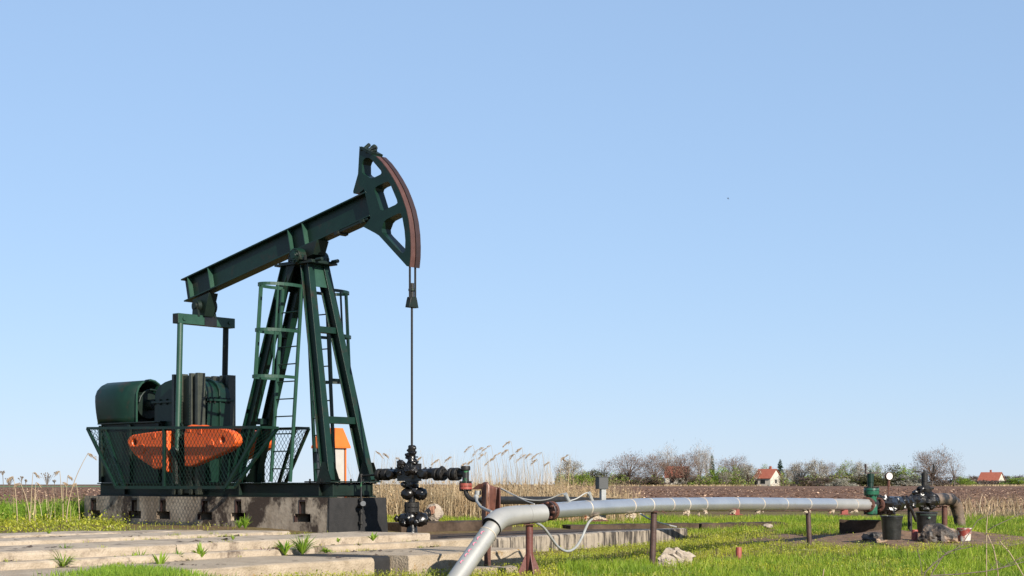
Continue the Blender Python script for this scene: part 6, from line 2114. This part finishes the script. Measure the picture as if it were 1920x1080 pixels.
# undergrowth that knits the far trees together
r = np.random.default_rng(61)
for nm, m_, n, lab, lo, hi in (('brown_undergrowth', M['scrub'], 26000, 'brown leafless undergrowth knitting the far trees into one band', 0.0, 3.6), ('green_undergrowth', M['leaf_green'], 24000, 'fresh green undergrowth between the far trees', 0.0, 4.2), ('olive_undergrowth', M['leaf_olive'], 15000, 'olive undergrowth between the far trees', 0.0, 3.4)):
    px = r.uniform(1040, 1725, n); Y = r.uniform(502, 548, n)
    X = (px - 960) / F * Y
    hz_ = vnoise(px * .05, Y * .02, 1.0, len(nm) * 1.7)
    hmax = hi * np.clip(.55 + 1.1 * hz_, .0, 1.3)
    ok = (hmax > .3) & ~((px > 1415) & (px < 1462) & (Y < 516)) & ~((px > 1246) & (px < 1294) & (Y < 534))
    X, Y, hmax = X[ok], Y[ok], hmax[ok]
    leaves(nm, X, Y, .25 + hmax * r.random(len(X)) ** .8, r.uniform(.15, .38, len(X)), m_, r, lab, 'undergrowth', tilt=1.5)
n = 5000
px = r.uniform(1795, 1935, n); Y = r.uniform(575, 595, n)
leaves('low_scrub', (px - 960) / F * Y, Y, .25 + 2.3 * r.random(n) * np.clip(.6 + vnoise(px * .08, Y * .02, 1.0, 4.0), .1, 1.2), r.uniform(.15, .38, n), M['scrub'], r, 'low brown scrub in front of the far red roofed house', 'undergrowth', tilt=1.5)
# dark flecks of soil, moss and debris on the slab treads
n = 5200
p = r.uniform(-8, 3.8, n); q = r.uniform(-2.6, 1.45, n)
X = PD[0] + EX * p + NX * q; Y = PD[1] + EY * p + NY * q
z = np.select([q < -1.63, q < -0.27, q < -0.01], [.2945, .2525, .153], .0735)
near_back = np.minimum.reduce([np.abs(q + 1.6), np.abs(q + .24), np.abs(q - .02), np.abs(q + 2.65)])
cl = vnoise(p * 1.3, q * 2.2, 1.0, 6.0)
ok = ((cl + .9 * np.exp(-near_back / .05) * r.random(n)) > .42) & (p < np.select([q < -1.63, q < -0.27, q < -0.01], [2.4, 3.8, 3.8], 3.8))
ok &= ~((q > -.35) & (q < 0.0) & (p > 1.05) & (p < 1.4)) & ~((q > 1.15) & (p > .4) & (p < 1.15))
X, Y, z, q = X[ok], Y[ok], z[ok], q[ok]
leaves('slab_debris', X, Y, z + .004, r.uniform(.02, .12, len(X)) * r.random(len(X)), M['crumb'], r, 'dark crumbs of soil and debris lying on the slab treads', 'debris', tilt=.25)
sel = near_back[ok] < .06
Xs, Ys, zs = X[sel], Y[sel], z[sel]
k = 1400
if len(Xs):
    i_ = r.integers(0, len(Xs), k)
    blades('joint_moss', Xs[i_] + r.normal(0, .035, k), Ys[i_] + r.normal(0, .05, k), r.uniform(.008, .05, k), r.uniform(.005, .009, k), .9, M['cover'], r, 'thin moss and seedlings growing along the slab joints', 'moss', z=zs[i_] + .005)
# pale dry grass along the far field edge
r = np.random.default_rng(41)
n = 22000
X = r.uniform(30, 260, n); Y = r.uniform(485, 535, n)
ok = (r.random(n) < np.interp(X / Y, [0.05, 0.07, .13, .16, .26, .3, .33], [0, 1, 1, .15, .15, .8, .2]))
X, Y = X[ok], Y[ok]
blades('dry_field_margin', X, Y, r.uniform(.3, .9, len(X)), r.uniform(.05, .15, len(X)), .5, M['reed'], r, 'pale dry grass along the far edge of the ploughed field', 'dry grass', z=np.full(len(X), .25))
# dry brush on the near field edge at the right
n = 2600
X = r.uniform(9.5, 17, n); Y = r.uniform(34, 46, n)
ok = (X / Y > .27)
X, Y = X[ok], Y[ok]
blades('dry_brush', X, Y, r.uniform(.15, .55, len(X)), r.uniform(.006, .014, len(X)), .7, M['reed'], r, 'brown dry brush on the near edge of the field at the far right', 'dry grass', z=gz(X, Y))

# a bird
c = at(1365, 372.5, 150)
mb = MB()
mb.ball(c, (.13, .05, .045), 1, .1, 2, 10, 8)
BS = 0.62
mb.ball(c + Vector((.14, 0, .02)), .035, 2, .05, 2, 8, 6)
for s in (-1, 1): mb.add([c + Vector((.06, 0, .02)), c + Vector((-.06, 0, .02)), c + Vector((-.1, s * .3, .1)), c + Vector((.0, s * .24, .1))], [(0, 1, 2, 3)])
mb.add([c + Vector((-.1, .02, 0)), c + Vector((-.1, -.02, 0)), c + Vector((-.26, -.05, .02)), c + Vector((-.26, .05, .02))], [(0, 1, 2, 3)])
mb.v = [tuple(c + Matrix.Rotation(R(35), 3, 'Y') @ ((Vector(p) - c) * BS)) for p in mb.v]
solo(mb, 'bird', M['bird'], 'tiny dark bird flying in the clear blue sky', 'bird', c)
